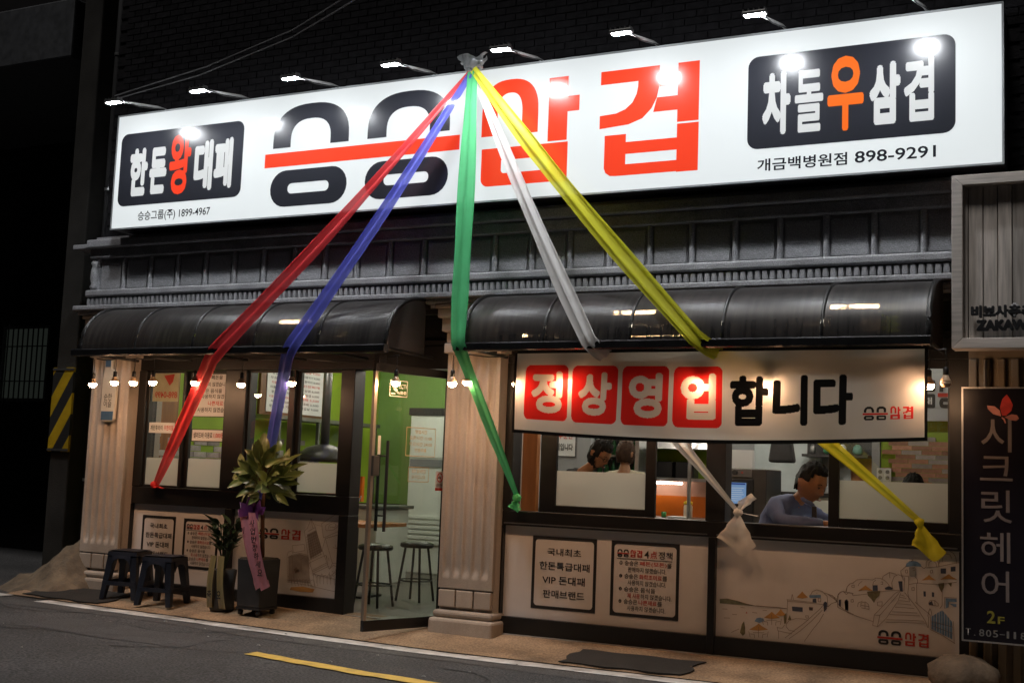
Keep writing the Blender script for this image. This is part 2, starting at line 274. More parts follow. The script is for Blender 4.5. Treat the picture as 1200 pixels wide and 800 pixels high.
# ink drawings on the panels below the windows, in metres on the panel plane
VILLAGE_LINES=[[(-2.054,.539),(-2.053,.622),(-2.037,.647),(-2.014,.658),(-1.996,.644),(-1.99,.636),(-1.972,.652),(-1.948,.648),(-1.939,.631),(-1.843,.65),(-1.738,.676),(-1.611,.697),(-1.589,.687)],[(-1.99,.657),(-1.984,.693),(-1.961,.718),(-1.943,.723),(-1.914,.749),(-1.879,.756),(-1.832,.759),(-1.797,.757),(-1.773,.773),(-1.739,.773),(-1.704,.757),(-1.681,.732),(-1.675,.721)],[(-1.902,.705),(-1.896,.723),(-1.873,.742)],[(-1.796,.712),(-1.791,.742),(-1.773,.759)],[(-1.727,.77),(-1.721,.79),(-1.675,.821),(-1.629,.812),(-1.623,.801)],[(-1.675,.821),(-1.672,.78)],[(-1.652,.7),(-1.658,.746),(-1.641,.794),(-1.612,.81),(-1.583,.798),(-1.575,.769)],[(-1.595,.838),(-1.561,.869),(-1.555,.881)],[(-1.595,.838),(-1.589,.803),(-1.538,.801)],[(-1.453,.882),(-1.43,.866),(-1.414,.879),(-1.414,.914),(-1.391,.938),(-1.352,.943),(-1.33,.919),(-1.324,.885)],[(-1.397,.886),(-1.393,.915),(-1.369,.928),(-1.346,.912),(-1.341,.884)],[(-1.324,.908),(-1.318,.966),(-1.296,.996),(-1.257,1.007),(-1.224,.989),(-1.208,.962)],[(-1.302,.921),(-1.296,.962),(-1.274,.983),(-1.246,.976),(-1.235,.948)],[(-1.414,.873),(-1.33,.885),(-1.202,.922)],[(-1.538,.801),(-1.537,.743),(-1.47,.759),(-1.43,.756),(-1.318,.759),(-1.202,.784)],[(-1.537,.743),(-1.543,.679),(-1.531,.616)],[(-1.481,.753),(-1.479,.62),(-1.475,.609)],[(-1.492,.804),(-1.475,.782),(-1.475,.753)],[(-1.566,.793),(-1.571,.694)],[(-1.318,.759),(-1.302,.714),(-1.302,.611),(-1.318,.587)],[(-1.208,.962),(-1.202,.916)],[(-2.054,.539),(-1.971,.501),(-1.888,.476),(-1.789,.453)],[(-1.783,.502),(-1.743,.502),(-1.76,.42),(-1.794,.425),(-1.783,.502)],[(-1.783,.502),(-1.634,.672),(-1.611,.685)],[(-1.743,.502),(-1.611,.668),(-1.602,.686)],[(-1.76,.417),(-1.696,.486),(-1.611,.621),(-1.594,.675)],[(-1.566,.683),(-1.52,.628),(-1.475,.574),(-1.418,.487),(-1.401,.442)],[(-1.492,.619),(-1.385,.536),(-1.379,.439)],[(-1.396,.523),(-1.398,.443)],[(-1.385,.432),(-1.296,.395),(-1.213,.346)],[(-1.224,.503),(-1.219,.351)],[(-1.402,.523),(-1.396,.558),(-1.387,.581),(-1.376,.559),(-1.374,.531)],[(-1.594,.663),(-1.58,.661),(-1.566,.656)],[(-1.6,.645),(-1.577,.644),(-1.554,.64)],[(-1.605,.622),(-1.571,.621),(-1.537,.618)],[(-1.617,.597),(-1.568,.598),(-1.52,.596)],[(-1.634,.571),(-1.565,.573),(-1.497,.572)],[(-1.656,.536),(-1.565,.54),(-1.475,.542)],[(-1.674,.514),(-1.565,.519),(-1.458,.523)],[(-1.696,.475),(-1.562,.483),(-1.429,.488)],[(-1.7,.457),(-1.557,.466),(-1.416,.472)],[(-1.906,.551),(-1.901,.581),(-1.871,.595)],[(-1.883,.553),(-1.88,.582),(-1.848,.593),(-1.824,.575),(-1.821,.54),(-1.877,.547)],[(-1.851,.591),(-1.851,.544)],[(-1.879,.565),(-1.821,.56)],[(-1.761,.598),(-1.726,.604),(-1.728,.571),(-1.76,.572),(-1.761,.598)],[(-1.954,.6),(-1.939,.605),(-1.936,.584),(-1.953,.583),(-1.954,.6)],[(-1.396,.621),(-1.385,.639),(-1.352,.641),(-1.329,.62),(-1.329,.603),(-1.394,.606),(-1.396,.621)],[(-1.374,.637),(-1.374,.605)],[(-1.354,.639),(-1.351,.605)],[(-2.055,.58),(-2.127,.628)],[(-2.127,.628),(-2.091,.619),(-2.057,.574)],[(-1.949,.707),(-1.931,.711),(-1.931,.691),(-1.949,.692),(-1.949,.707)],[(-1.738,.746),(-1.724,.749),(-1.723,.729),(-1.738,.731)],[(-1.561,.846),(-1.547,.849),(-1.546,.826),(-1.559,.825),(-1.561,.846)],[(-1.385,.854),(-1.369,.859),(-1.369,.838),(-1.384,.837),(-1.385,.854)],[(-1.509,.861),(-1.493,.87),(-1.489,.851),(-1.507,.846)],[(-1.515,.721),(-1.498,.725),(-1.498,.702),(-1.514,.701),(-1.515,.721)],[(-1.895,.67),(-1.872,.677)],[(-1.521,.913),(-1.504,.922)],[(-1.513,.931),(-1.513,.912)],[(-1.285,.67),(-1.202,.67)],[(-1.285,.67),(-1.285,.59)],[(-2.971,.525),(-2.909,.533),(-2.825,.521),(-2.753,.505),(-2.676,.495),(-2.55,.495),(-2.443,.495)],[(-2.676,.498),(-2.437,.496)],[(-2.438,.567),(-2.433,.552),(-2.437,.442),(-2.446,.378)],[(-2.433,.552),(-2.337,.552),(-2.252,.55),(-2.158,.549)],[(-2.438,.562),(-2.395,.562),(-2.231,.557)],[(-2.406,.564),(-2.398,.607),(-2.388,.566)],[(-2.258,.612),(-2.243,.639),(-2.211,.654),(-2.169,.645),(-2.132,.611),(-2.126,.54),(-2.157,.506)],[(-2.153,.636),(-2.096,.619),(-2.059,.596),(-2.064,.573),(-2.095,.563),(-2.126,.534)],[(-2.45,.273),(-2.376,.337),(-2.293,.407),(-2.189,.509),(-2.158,.547)],[(-2.418,.271),(-2.334,.336),(-2.25,.416),(-2.168,.505)],[(-2.301,.261),(-2.239,.355),(-2.188,.421),(-2.157,.48)],[(-2.441,.378),(-2.42,.406),(-2.367,.427),(-2.314,.428),(-2.272,.422)],[(-2.441,.378),(-2.441,.358),(-2.419,.334),(-2.376,.33)],[(-2.51,.352),(-2.505,.323),(-2.397,.309)],[(-2.514,.346),(-2.473,.344),(-2.452,.372)],[(-2.501,.321),(-2.498,.264)],[(-2.054,.566),(-2.05,.633),(-2.034,.65),(-2.014,.657),(-1.993,.653),(-1.937,.647)],[(-1.993,.658),(-1.983,.695),(-1.963,.717),(-1.937,.724)],[(-2.054,.566),(-2.033,.542),(-1.981,.51),(-1.935,.494)],[(-2.039,.593),(-2.028,.594),(-2.03,.542)],[(-2.871,.277),(-2.843,.293),(-2.81,.309)],[(-2.934,.384),(-2.884,.386)],[(-2.868,.416),(-2.829,.417)],[(-2.947,.452),(-2.908,.453)],[(-2.626,.468),(-2.593,.468)],[(-2.708,.445),(-2.669,.443)],[(-2.802,.475),(-2.769,.474)],[(-2.733,.298),(-2.721,.254)],[(-2.721,.28),(-2.688,.278),(-2.686,.252)],[(-2.58,.312),(-2.588,.266)],[(-2.591,.292),(-2.623,.284),(-2.625,.257)],[(-2.657,.339),(-2.655,.26)],[(-2.7,.291),(-2.612,.298)],[(-2.63,.402),(-2.619,.358)],[(-2.619,.384),(-2.587,.382),(-2.584,.356)],[(-2.479,.415),(-2.487,.369)],[(-2.489,.395),(-2.522,.387),(-2.523,.361)],[(-2.555,.442),(-2.554,.363)],[(-2.598,.394),(-2.511,.402)],[(-2.293,.454),(-2.272,.455),(-2.272,.437),(-2.291,.438),(-2.293,.454)],[(-2.268,.52),(-2.239,.52),(-2.241,.497),(-2.265,.497),(-2.268,.52)],[(-2.253,.52),(-2.253,.497)],[(-2.2,.591),(-2.179,.592),(-2.181,.566),(-2.198,.567),(-2.2,.591)],[(-2.211,.631),(-2.209,.624)],[(-1.376,.49),(-1.23,.463)],[(-1.376,.462),(-1.23,.418)]]
VILLAGE_FILLS=[('b',[(-1.561,.869),(-1.555,.893),(-1.532,.911),(-1.504,.916),(-1.476,.912),(-1.453,.896),(-1.445,.877),(-1.504,.878)]),('g',[(-1.535,.869),(-1.493,.876),(-1.484,.816),(-1.492,.802),(-1.532,.804)]),('o',[(-1.905,.669),(-1.866,.699),(-1.849,.714),(-1.829,.698),(-1.793,.677),(-1.849,.679)]),('o',[(-1.445,.779),(-1.409,.808),(-1.394,.823),(-1.377,.806),(-1.344,.786),(-1.394,.788)]),('o',[(-1.318,.793),(-1.276,.823),(-1.257,.838),(-1.236,.822),(-1.197,.802),(-1.257,.803)]),('n',[(-1.796,.718),(-1.761,.721),(-1.759,.68),(-1.796,.677)]),('n',[(-1.612,.761),(-1.583,.763),(-1.579,.687),(-1.6,.692)]),('n',[(-1.709,.705),(-1.68,.721),(-1.648,.709),(-1.657,.697),(-1.703,.693)]),('e',[(-1.837,.668),(-1.74,.681),(-1.747,.646),(-1.772,.62),(-1.786,.59),(-1.807,.617),(-1.831,.639)]),('e',[(-1.329,.764),(-1.287,.773),(-1.291,.738),(-1.307,.702),(-1.324,.735)]),('e',[(-1.263,.774),(-1.235,.779),(-1.241,.747)]),('n',[(-1.433,.702),(-1.417,.701),(-1.416,.664),(-1.432,.665)]),('n',[(-1.374,.7),(-1.358,.698),(-1.359,.666),(-1.374,.666)]),('n',[(-1.396,.621),(-1.374,.637),(-1.363,.606),(-1.394,.608)]),('n',[(-1.313,.874),(-1.276,.877),(-1.276,.84),(-1.312,.838)]),('n',[(-1.243,.89),(-1.21,.895),(-1.21,.861),(-1.243,.856)]),('n',[(-2.001,.591),(-1.986,.601),(-1.974,.587),(-1.974,.516),(-1.998,.522)]),('n',[(-2.045,.593),(-2.031,.594),(-2.03,.541),(-2.045,.546)]),('b',[(-1.376,.525),(-1.361,.535),(-1.361,.429),(-1.376,.436)]),('b',[(-1.358,.538),(-1.343,.548),(-1.343,.422),(-1.357,.428)]),('b',[(-1.339,.551),(-1.325,.561),(-1.324,.414),(-1.339,.42)]),('b',[(-1.321,.563),(-1.306,.574),(-1.306,.406),(-1.321,.412)]),('b',[(-1.303,.576),(-1.288,.561),(-1.288,.398),(-1.302,.404)]),('b',[(-1.284,.557),(-1.27,.54),(-1.27,.391),(-1.284,.397)]),('b',[(-1.266,.536),(-1.252,.519),(-1.251,.383),(-1.266,.389)]),('b',[(-1.248,.515),(-1.233,.498),(-1.233,.375),(-1.248,.381)]),('b',[(-1.279,.664),(-1.202,.665),(-1.202,.642),(-1.257,.64),(-1.257,.603),(-1.279,.59)]),('b',[(-1.25,.627),(-1.204,.628),(-1.204,.607),(-1.224,.608)]),('h',[(-2.971,.525),(-2.909,.533),(-2.825,.521),(-2.753,.505),(-2.676,.495),(-2.825,.494),(-2.97,.493)]),('o',[(-2.731,.311),(-2.679,.345),(-2.657,.364),(-2.631,.346),(-2.582,.324),(-2.656,.309)]),('o',[(-2.617,.411),(-2.574,.444),(-2.555,.462),(-2.533,.444),(-2.492,.421),(-2.554,.407)]),('o',[(-2.526,.439),(-2.498,.471),(-2.486,.489),(-2.471,.47),(-2.444,.446),(-2.485,.434)]),('o',[(-2.366,.585),(-2.335,.617),(-2.322,.634),(-2.306,.616),(-2.277,.592),(-2.321,.58)]),('b',[(-2.69,.378),(-2.674,.403),(-2.647,.41),(-2.62,.405),(-2.612,.388),(-2.652,.369)]),('b',[(-2.269,.609),(-2.181,.618),(-2.179,.597),(-2.265,.589)]),('n',[(-2.242,.582),(-2.216,.589),(-2.212,.556),(-2.242,.556)]),('n',[(-2.16,.558),(-2.148,.571),(-2.132,.565),(-2.134,.518),(-2.155,.491)]),('n',[(-2.4,.514),(-2.317,.514),(-2.317,.481),(-2.396,.481)]),('e',[(-2.804,.283),(-2.789,.348),(-2.773,.371),(-2.763,.329),(-2.762,.277),(-2.781,.259)]),('e',[(-2.463,.439),(-2.442,.462),(-2.441,.389),(-2.457,.377)]),('e',[(-2.429,.411),(-2.415,.449),(-2.402,.413)]),('n',[(-2.268,.518),(-2.241,.517),(-2.243,.499),(-2.265,.499)]),('n',[(-2.003,.58),(-1.987,.592),(-1.975,.577),(-1.976,.526),(-1.997,.524)]),('r',[(-2.76,.433),(-2.754,.447),(-2.747,.433)])]
STREET_LINES=[[(-6.989,.805),(-6.999,.835),(-6.964,.866),(-6.929,.957),(-6.878,.882),(-6.86,.842),(-6.783,.664)],[(-6.989,.805),(-6.929,.572),(-6.782,.641)],[(-6.955,.837),(-6.877,.877)],[(-6.959,.795),(-6.86,.842)],[(-6.929,.957),(-6.906,.869)],[(-6.976,.78),(-6.863,.834)],[(-6.968,.758),(-6.854,.812)],[(-6.961,.736),(-6.845,.79)],[(-6.954,.714),(-6.836,.768)],[(-6.946,.692),(-6.828,.746)],[(-6.939,.67),(-6.819,.724)],[(-6.932,.648),(-6.81,.702)],[(-6.924,.626),(-6.802,.68)],[(-6.917,.604),(-6.793,.659)],[(-6.96,.807),(-6.901,.586)],[(-6.938,.808),(-6.876,.598)],[(-6.916,.809),(-6.85,.61)],[(-6.895,.811),(-6.825,.623)],[(-6.873,.812),(-6.8,.635)],[(-6.921,.549),(-6.738,.632),(-6.711,.551),(-6.879,.47),(-6.921,.549)],[(-6.887,.481),(-6.726,.562)],[(-6.877,.452),(-6.696,.535)],[(-6.912,.527),(-6.915,.573)],[(-6.807,.916),(-6.683,.993),(-6.585,1.038)],[(-6.807,.916),(-6.777,.788),(-6.582,.869)],[(-6.753,.854),(-6.763,.9),(-6.693,.939),(-6.616,.955),(-6.626,.896),(-6.674,.864),(-6.753,.854)],[(-6.732,.867),(-6.72,.908),(-6.664,.929),(-6.642,.912),(-6.661,.888),(-6.712,.891)],[(-6.784,.676),(-6.755,.785),(-6.661,.561),(-6.694,.506),(-6.784,.676)],[(-6.755,.785),(-6.579,.834)],[(-6.661,.561),(-6.569,.567)],[(-6.694,.506),(-6.653,.544),(-6.567,.526)],[(-6.741,.79),(-6.732,.784)],[(-6.879,.906),(-6.873,.903)],[(-6.72,.796),(-6.711,.79)],[(-6.867,.904),(-6.861,.901)],[(-6.699,.801),(-6.69,.796)],[(-6.856,.903),(-6.85,.899)],[(-6.678,.807),(-6.669,.802)],[(-6.844,.901),(-6.838,.898)],[(-6.657,.813),(-6.648,.808)],[(-6.832,.899),(-6.826,.896)],[(-6.636,.819),(-6.627,.814)],[(-6.821,.897),(-6.815,.894)],[(-6.614,.825),(-6.606,.82)],[(-6.809,.896),(-6.803,.892)],[(-6.664,.706),(-6.62,.697),(-6.579,.723)],[(-6.62,.697),(-6.59,.67)],[(-6.644,.731),(-6.62,.697)],[(-6.73,.626),(-6.725,.597)],[(-6.708,.61),(-6.701,.581)],[(-7.129,.696),(-6.991,.716),(-6.982,.658),(-7.11,.632),(-7.129,.696)],[(-7.182,.598),(-7.169,.634),(-7.126,.649),(-7.116,.62)],[(-7.182,.598),(-7.158,.368)],[(-7.173,.581),(-7.123,.608),(-7.036,.631),(-6.947,.619),(-6.916,.491)],[(-7.123,.608),(-7.093,.396)],[(-7.031,.566),(-6.962,.618)],[(-7.017,.567),(-7.01,.473)],[(-7.092,.479),(-7.064,.499),(-7.039,.459),(-7.074,.445),(-7.092,.479)],[(-7.092,.479),(-7.058,.49),(-7.039,.464),(-7.075,.448),(-7.092,.479)],[(-7.092,.479),(-7.053,.48),(-7.039,.468),(-7.075,.452),(-7.092,.479)],[(-7.092,.479),(-7.048,.471),(-7.04,.473),(-7.075,.455),(-7.092,.479)],[(-7.092,.479),(-7.043,.462),(-7.04,.478),(-7.075,.459),(-7.092,.479)],[(-7.092,.479),(-7.038,.453),(-7.04,.483),(-7.076,.462),(-7.092,.479)],[(-7.154,.416),(-7.142,.357)],[(-6.876,.435),(-6.856,.454),(-6.836,.432),(-6.828,.368)],[(-7.15,.368),(-7.122,.382),(-7.103,.325)],[(-7.121,.411),(-7.109,.354)],[(-6.835,.421),(-6.815,.443),(-6.795,.435),(-6.788,.368)],[(-7.114,.371),(-7.085,.385),(-7.066,.327)],[(-7.088,.406),(-7.077,.35)],[(-6.793,.408),(-6.775,.46),(-6.755,.438),(-6.748,.367)],[(-7.077,.374),(-7.048,.388),(-7.03,.33)],[(-7.055,.401),(-7.044,.347)],[(-6.755,.443),(-6.734,.448),(-6.715,.44),(-6.707,.366)],[(-7.04,.376),(-7.012,.39),(-6.993,.333)],[(-7.023,.396),(-7.011,.343)],[(-6.714,.43),(-6.695,.465),(-6.675,.443),(-6.667,.366)],[(-7.004,.379),(-6.975,.393),(-6.957,.335)],[(-6.99,.392),(-6.979,.34)],[(-6.673,.417),(-6.655,.454),(-6.635,.446),(-6.627,.365)],[(-6.967,.382),(-6.939,.395),(-6.921,.338)],[(-6.957,.387),(-6.947,.336)],[(-6.636,.452),(-6.616,.471),(-6.596,.449),(-6.588,.365)],[(-6.931,.384),(-6.903,.398),(-6.884,.341)],[(-6.925,.382),(-6.914,.333)],[(-6.595,.438),(-6.575,.459),(-6.556,.451),(-6.548,.364)],[(-6.895,.387),(-6.867,.4),(-6.848,.343)],[(-6.877,.452),(-6.559,.411)],[(-6.899,.34),(-6.552,.301)],[(-6.812,.346),(-6.819,.439)],[(-7.164,.356),(-6.87,.342)],[(-6.879,.47),(-6.84,.332)],[(-6.692,.483),(-6.68,.414)],[(-6.566,.52),(-6.676,.449)],[(-6.623,.511),(-6.616,.453)],[(-6.664,.496),(-6.649,.48),(-6.641,.463)],[(-6.645,.498),(-6.629,.481),(-6.621,.464)],[(-6.625,.499),(-6.609,.483),(-6.601,.466)],[(-6.605,.5),(-6.59,.484),(-6.581,.467)],[(-6.585,.502),(-6.57,.485),(-6.562,.468)]]
STREET_FILLS=[('o',[(-7.117,.312),(-6.985,.327),(-6.846,.314),(-6.866,.283),(-7.011,.278),(-7.13,.287)]),('q',[(-6.967,.807),(-6.868,.853),(-6.783,.664),(-6.916,.585)]),('q',[(-7.166,.593),(-7.036,.625),(-6.939,.607),(-6.9,.363),(-7.15,.368)])]

# ================================================================== the setting
def struct(name, b, m, **k): o = obj(name, b, m, **k); o['kind'] = 'structure'; return o
b = B(); b.grid(lambda u, v: (-45 + 70 * u, -30 + 60 * v, gz(-45 + 70 * u) - .002), 140, 2); struct('road', b, asphalt)
b = B(); b.grid(lambda u, v: (-9.95 + 12 * u, -.8 + .95 * v, apz(-9.95 + 12 * u, -.8 + .95 * v)), 48, 8); struct('pavement', b, concrete)
def stripe(name, m, x0, x1, ya, yb, n=40, dz=.006):
    b = B(); rr = [random.uniform(-.012, .012) for _ in range(2 * n + 4)]
    b.grid(lambda u, v: (x0 + (x1 - x0) * u, ya(u) + (yb(u) - ya(u)) * v + rr[int(u * n) * 2 + int(v)], gz(x0 + (x1 - x0) * u) + dz), n, 1); return struct(name, b, m)
stripe('road_edge_line', paintw, -9.35, 1.5, lambda u: -1.0, lambda u: -.815, 60)
stripe('road_edge_line', paintw, -12.8, -9.85, lambda u: -.80 - .16 * u, lambda u: -.63 - .16 * u)
stripe('road_centre_line', painty, -6.02, -1, lambda u: -2.02 - .62 * u, lambda u: -1.87 - .62 * u)
from mathutils import noise as NZ_
def moundf(u, v):
    x = -11.1 + 1.95 * u; y = -.8 + 2.4 * v
    dx = (x + 9.7) / (.98 if x < -9.7 else .42); dy = (y + .1) / (.6 if y < -.1 else 2.6); d = math.hypot(dx, dy); a = max(0, 1 - d)
    h = .52 * a ** 1.2 + .06 * min(1, a * 4) * NZ_.fractal(Vector((x * 3.2, y * 3.2, 1)), .8, 2.1, 6)
    return (x, y, gz(x) + h - .008)
b = B(); b.grid(moundf, 90, 90); struct('concrete_ramp', b, moundm, smooth=True)
# cracks, a patch and wear in the road
crackm = mat('crack_fill', (.02, .02, .02), .9, var=.2)
def crack(x, y, a, n, w=.012):
    b = B(); L_ = []; R_ = []
    for k in range(n):
        d = w * (1 - k / n) * random.uniform(.6, 1.3); L_.append((x - math.sin(a) * d, y + math.cos(a) * d, gz(x) + .002)); R_.append((x + math.sin(a) * d, y - math.cos(a) * d, gz(x) + .002))
        a += random.uniform(-.45, .45); x += .11 * math.cos(a); y += .11 * math.sin(a)
    b.add(L_ + R_, [(i, i + 1, n + i + 1, n + i) for i in range(n - 1)]); struct('road_crack', b, crackm)
for q in ((-9.5, -1.3, -.25, 26), (-7.6, -1.5, .1, 22), (-6.2, -1.25, -.12, 34), (-8.4, -2.3, -.5, 18), (-4.6, -1.5, -.3, 20), (-7.0, -2.4, .35, 16)): crack(*q)
b = B(); b.grid(lambda u, v: (-8.3 + 1.7 * u + .03 * math.sin(v * 7), -2.15 + .62 * v + .03 * math.sin(u * 9), gz(-8.3 + 1.7 * u) + .0015), 12, 6); struct('road_patch', b, mat('asphalt_patch', (.05, .049, .05), .8, var=.25, scale=4, bump=.8, bscale=160, grain=.5, gscale=80))
b = B(); b.grid(lambda u, v: (-13 + 14.5 * u, -1.0 - .22 * v - .05 * math.sin(u * 31) * v, gz(-13 + 14.5 * u) + .001), 80, 2); struct('gutter_strip', b, mat('gutter_asphalt', (.05, .048, .047), .8, var=.3, scale=5, bump=.6, bscale=120, grain=.5, gscale=60))
b = B(); rl = random.Random(21)
for k in range(70):
    x, y, s_ = rl.uniform(-11, -1.5), -.75 - rl.random() ** 1.6 * 2.2, rl.uniform(.005, .016)
    b.frust([(x - s_, y - s_ * .7, gz(x) + .003), (x + s_, y - s_ * .5, gz(x) + .003), (x + s_ * .8, y + s_ * .7, gz(x) + .003), (x - s_ * .6, y + s_, gz(x) + .003)], [(x - s_ * .5, y - s_ * .4, gz(x) + .003 + s_ * .6), (x + s_ * .5, y - s_ * .3, gz(x) + .003 + s_ * .7), (x + s_ * .5, y + s_ * .4, gz(x) + .003 + s_ * .5), (x - s_ * .4, y + s_ * .5, gz(x) + .003 + s_ * .6)])
tag(obj('gravel', b, mat('grit', (.36, .35, .33), .8, var=.4), None), 'pale grit and tiny litter scattered along the road edge', 'gravel', None, 'stuff')
def plate(lab, x0, x1, y0, y1, th=.008):
    b = B(); b.grid(lambda u, v: (x0 + (x1 - x0) * u + .03 * math.sin(v * 9 + u * 5), y0 + (y1 - y0) * v + .02 * math.sin(u * 14), apz(x0 + (x1 - x0) * u, y0 + (y1 - y0) * v) + .012), 14, 5)
    tag(obj('floor_mat', b, mat('dark_mat', (.02, .019, .018), .8, var=.3, bump=.5, bscale=150), None, solid=th), lab, 'mat')
plate('worn dark mat lying on the pavement under the plastic stools', -9.75, -8.75, -.78, -.3)
plate('worn dark mat lying on the pavement below the notice panels', -4.0, -3.0, -.77, -.33)
# ================================================================== the restaurant building
RB = thing('restaurant_building', 'two-storey dark brick restaurant with grey panelled cornice, fluted pillars and black framed windows', 'building', (-5.3, 0, 0))
box('foundation_step', concrete2, RB, -9.72, -1.05, -.06, .3, -.2, .098, bevel=.01)
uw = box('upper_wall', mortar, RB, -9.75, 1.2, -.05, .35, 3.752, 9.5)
# bricks: the ones that show largest are single parts, the rest one mass
bricks = []
row = 0; zz = 3.76
while zz < 6.75:
    x = -9.75 + (row % 2) * .1
    while x < 1.0:
        hidden = (3.72 < zz < 4.86 and -9.1 < x < -.95) or zz > 4.9 + (1.2 - x) * .17
        if not hidden: bricks.append((x, zz))
        x += .2
    zz += .0667; row += 1
bme = B().box(0, .19, -.012, .05, 0, .057); bme = bme.mesh('brick'); bme.materials.append(brickm)
bricks.sort(key=lambda q: -q[0] + (-100 if q[0] > -9.2 else 0) * 0)
left = [q for q in bricks if q[0] < -9.15]; rest = [q for q in bricks if q[0] >= -9.15]
near = left[:110] + rest[:190]; far = left[110:] + rest[190:]
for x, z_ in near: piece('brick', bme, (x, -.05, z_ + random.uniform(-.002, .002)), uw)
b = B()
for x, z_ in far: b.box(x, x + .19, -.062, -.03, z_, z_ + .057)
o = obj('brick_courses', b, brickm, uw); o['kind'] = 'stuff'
# cornice
fz = box('frieze', friezem, RB, -9.72, 1.0, -.2, .35, 2.9, 3.735)
box('top_moulding', friezem, RB, -9.74, 1.0, -.32, -.2, 3.60, 3.69, bevel=.015); box('top_moulding', friezem, RB, -9.73, 1.0, -.27, -.2, 3.50, 3.598, bevel=.012)
box('middle_moulding', friezem, RB, -9.73, 1.0, -.3, -.2, 3.095, 3.165, bevel=.015)
dl = box('cornice_ledge', friezem, RB, -9.84, 1.0, -.35, -.2, 2.945, 2.998, bevel=.012); box('cornice_ledge', friezem, RB, -9.80, 1.0, -.315, -.2, 2.905, 2.943, bevel=.01)
box('corner_ledge', friezem, RB, -9.95, -9.745, -.3, .1, 3.60, 3.65, bevel=.008)
pm = bpy.data.meshes.new('frieze_panel'); bm = bmesh.new(); bmesh.ops.create_cube(bm, size=1); bmesh.ops.scale(bm, vec=(.292, .05, .30), verts=bm.verts); bmesh.ops.bevel(bm, geom=bm.edges[:], offset=.012, segments=2, affect='EDGES'); bm.to_mesh(pm); bm.free(); pm.materials.append(friezem)
pl = bpy.data.meshes.new('pilaster'); B_ = B(); B_.grid(lambda u, v: (.026 * math.cos(math.pi * (1 - u)), -.045 * math.sin(math.pi * u), -.168 + .336 * v), 8, 1); pl = B_.mesh('pilaster'); pl.materials.append(friezem)
for k in range(-18, 11):
    x = -3.195 + .358 * k
    if x > .9: break
    piece('pilaster', pl, (x, -.2, 3.332), fz)
    if k < 10: piece('frieze_panel', pm, (x + .179, -.198, 3.322), fz)
dm = bpy.data.meshes.new('dentil'); bm = bmesh.new(); bmesh.ops.create_cube(bm, size=1); bmesh.ops.scale(bm, vec=(.047, .09, .078), verts=bm.verts); bmesh.ops.bevel(bm, geom=bm.edges[:], offset=.008, segments=2, affect='EDGES'); bm.to_mesh(dm); bm.free(); dm.materials.append(friezem)
for k in range(0, 160):
    x = -9.69 + .0583 * k
    if x > -.95: break
    piece('dentil', dm, (x, -.24, 3.045), dl)
b = B().lathe([(.03, 0), (.045, .03), (.03, .06), (.045, .12), (.04, .2), (.03, .25), (.045, .28), (.03, .3)], (-9.66, -.25, 3.17), 12); obj('corner_baluster', b, friezem, RB, smooth=True)
# fluted pillars
def pillar(xa, xb, base):
    n = 5; w = xb - xa; zb, zt = base + .36, 2.47
    P = obj('pillar', B().box(xa, xb, -.16, .3, base - .1, 2.49), pillarm, RB)
    def fn(u, v):
        z_ = zb + (zt - zb) * v ** 1.6; q = (u * n * 1.12 - .06 * n) % 1; inside = .06 < u * 1.12 - 0 < 1.06
        xf = (u - .053) / .894 * n; c = xf - math.floor(xf) - .5; d = 0
        if 0 < xf < n:
            r = abs(c) / .38; rise = (z_ - zb - .10) / .06
            if r < 1 and rise > 0: d = .03 * math.sqrt(1 - r * r) * min(1, math.sqrt(max(0, rise)))
        return (xa + w * u, -.195 + d, z_)
    b = B(); b.grid(fn, 90, 40); obj('fluted_shaft', b, pillarm, P, smooth=True)
    b = B().box(xa, xa + .002, -.194, -.15, zb, zt).box(xb - .002, xb, -.194, -.15, zb, zt); obj('shaft_edge', b, pillarm, P)
    for k in range(3): box('base_block', pillarm, P, xa + k * w / 3 + .006, xa + (k + 1) * w / 3 - .006, -.2, -.15, base + .2, base + .345, bevel=.008)
    box('plinth', pillarm, P, xa - .05, xb + .05, -.27, .1, base - .12, base + .11, bevel=.025); box('plinth', pillarm, P, xa - .03, xb + .03, -.235, .1, base + .112, base + .175, bevel=.03, seg=3)
    for (z0, z1, e) in ((2.472, 2.56, .03), (2.562, 2.66, .015), (2.662, 2.78, .05), (2.782, 2.86, .08), (2.862, 2.90, .1)): box('capital', pillarm, P, xa - e, xb + e, -.2 - e, .1, z0, z1, bevel=.01)
    return P
pillar(-5.42, -4.9, .09); pillar(-9.64, -9.13, .14)
# window frames
def frame(name, x0, x1, z0, z1, y0, y1, w, parent, m=blackf, wl=None, wr=None, wb=None, wt=None):
    wl, wr, wb, wt = (w if q is None else q for q in (wl, wr, wb, wt)); b = B()
    b.box(x0, x0 + wl, y0, y1, z0, z1); b.box(x1 - wr, x1, y0, y1, z0, z1); b.box(x0 + wl, x1 - wr, y0 + .001, y1, z0, z0 + wb); b.box(x0 + wl, x1 - wr, y0 + .001, y1, z1 - wt, z1)
    return obj(name, b, m, parent, bevel=.004)
def pane(parent, x0, x1, z0, z1, y, m=None, name='pane'): return obj(name, B().box(x0, x1, y, y + .005, z0, z1), m or glass, parent)
def filmp(parent, x0, x1, z0, z1, y): return obj('frosted_film', B().quadxz(x0, x1, z0, z1, y), film, parent)
box('header_beam', blackf, RB, -9.13, -5.43, -.05, .12, 2.352, 2.56, bevel=.006); box('header_beam', blackf, RB, -4.9, -1.05, -.05, .12, 2.40, 2.56, bevel=.006)
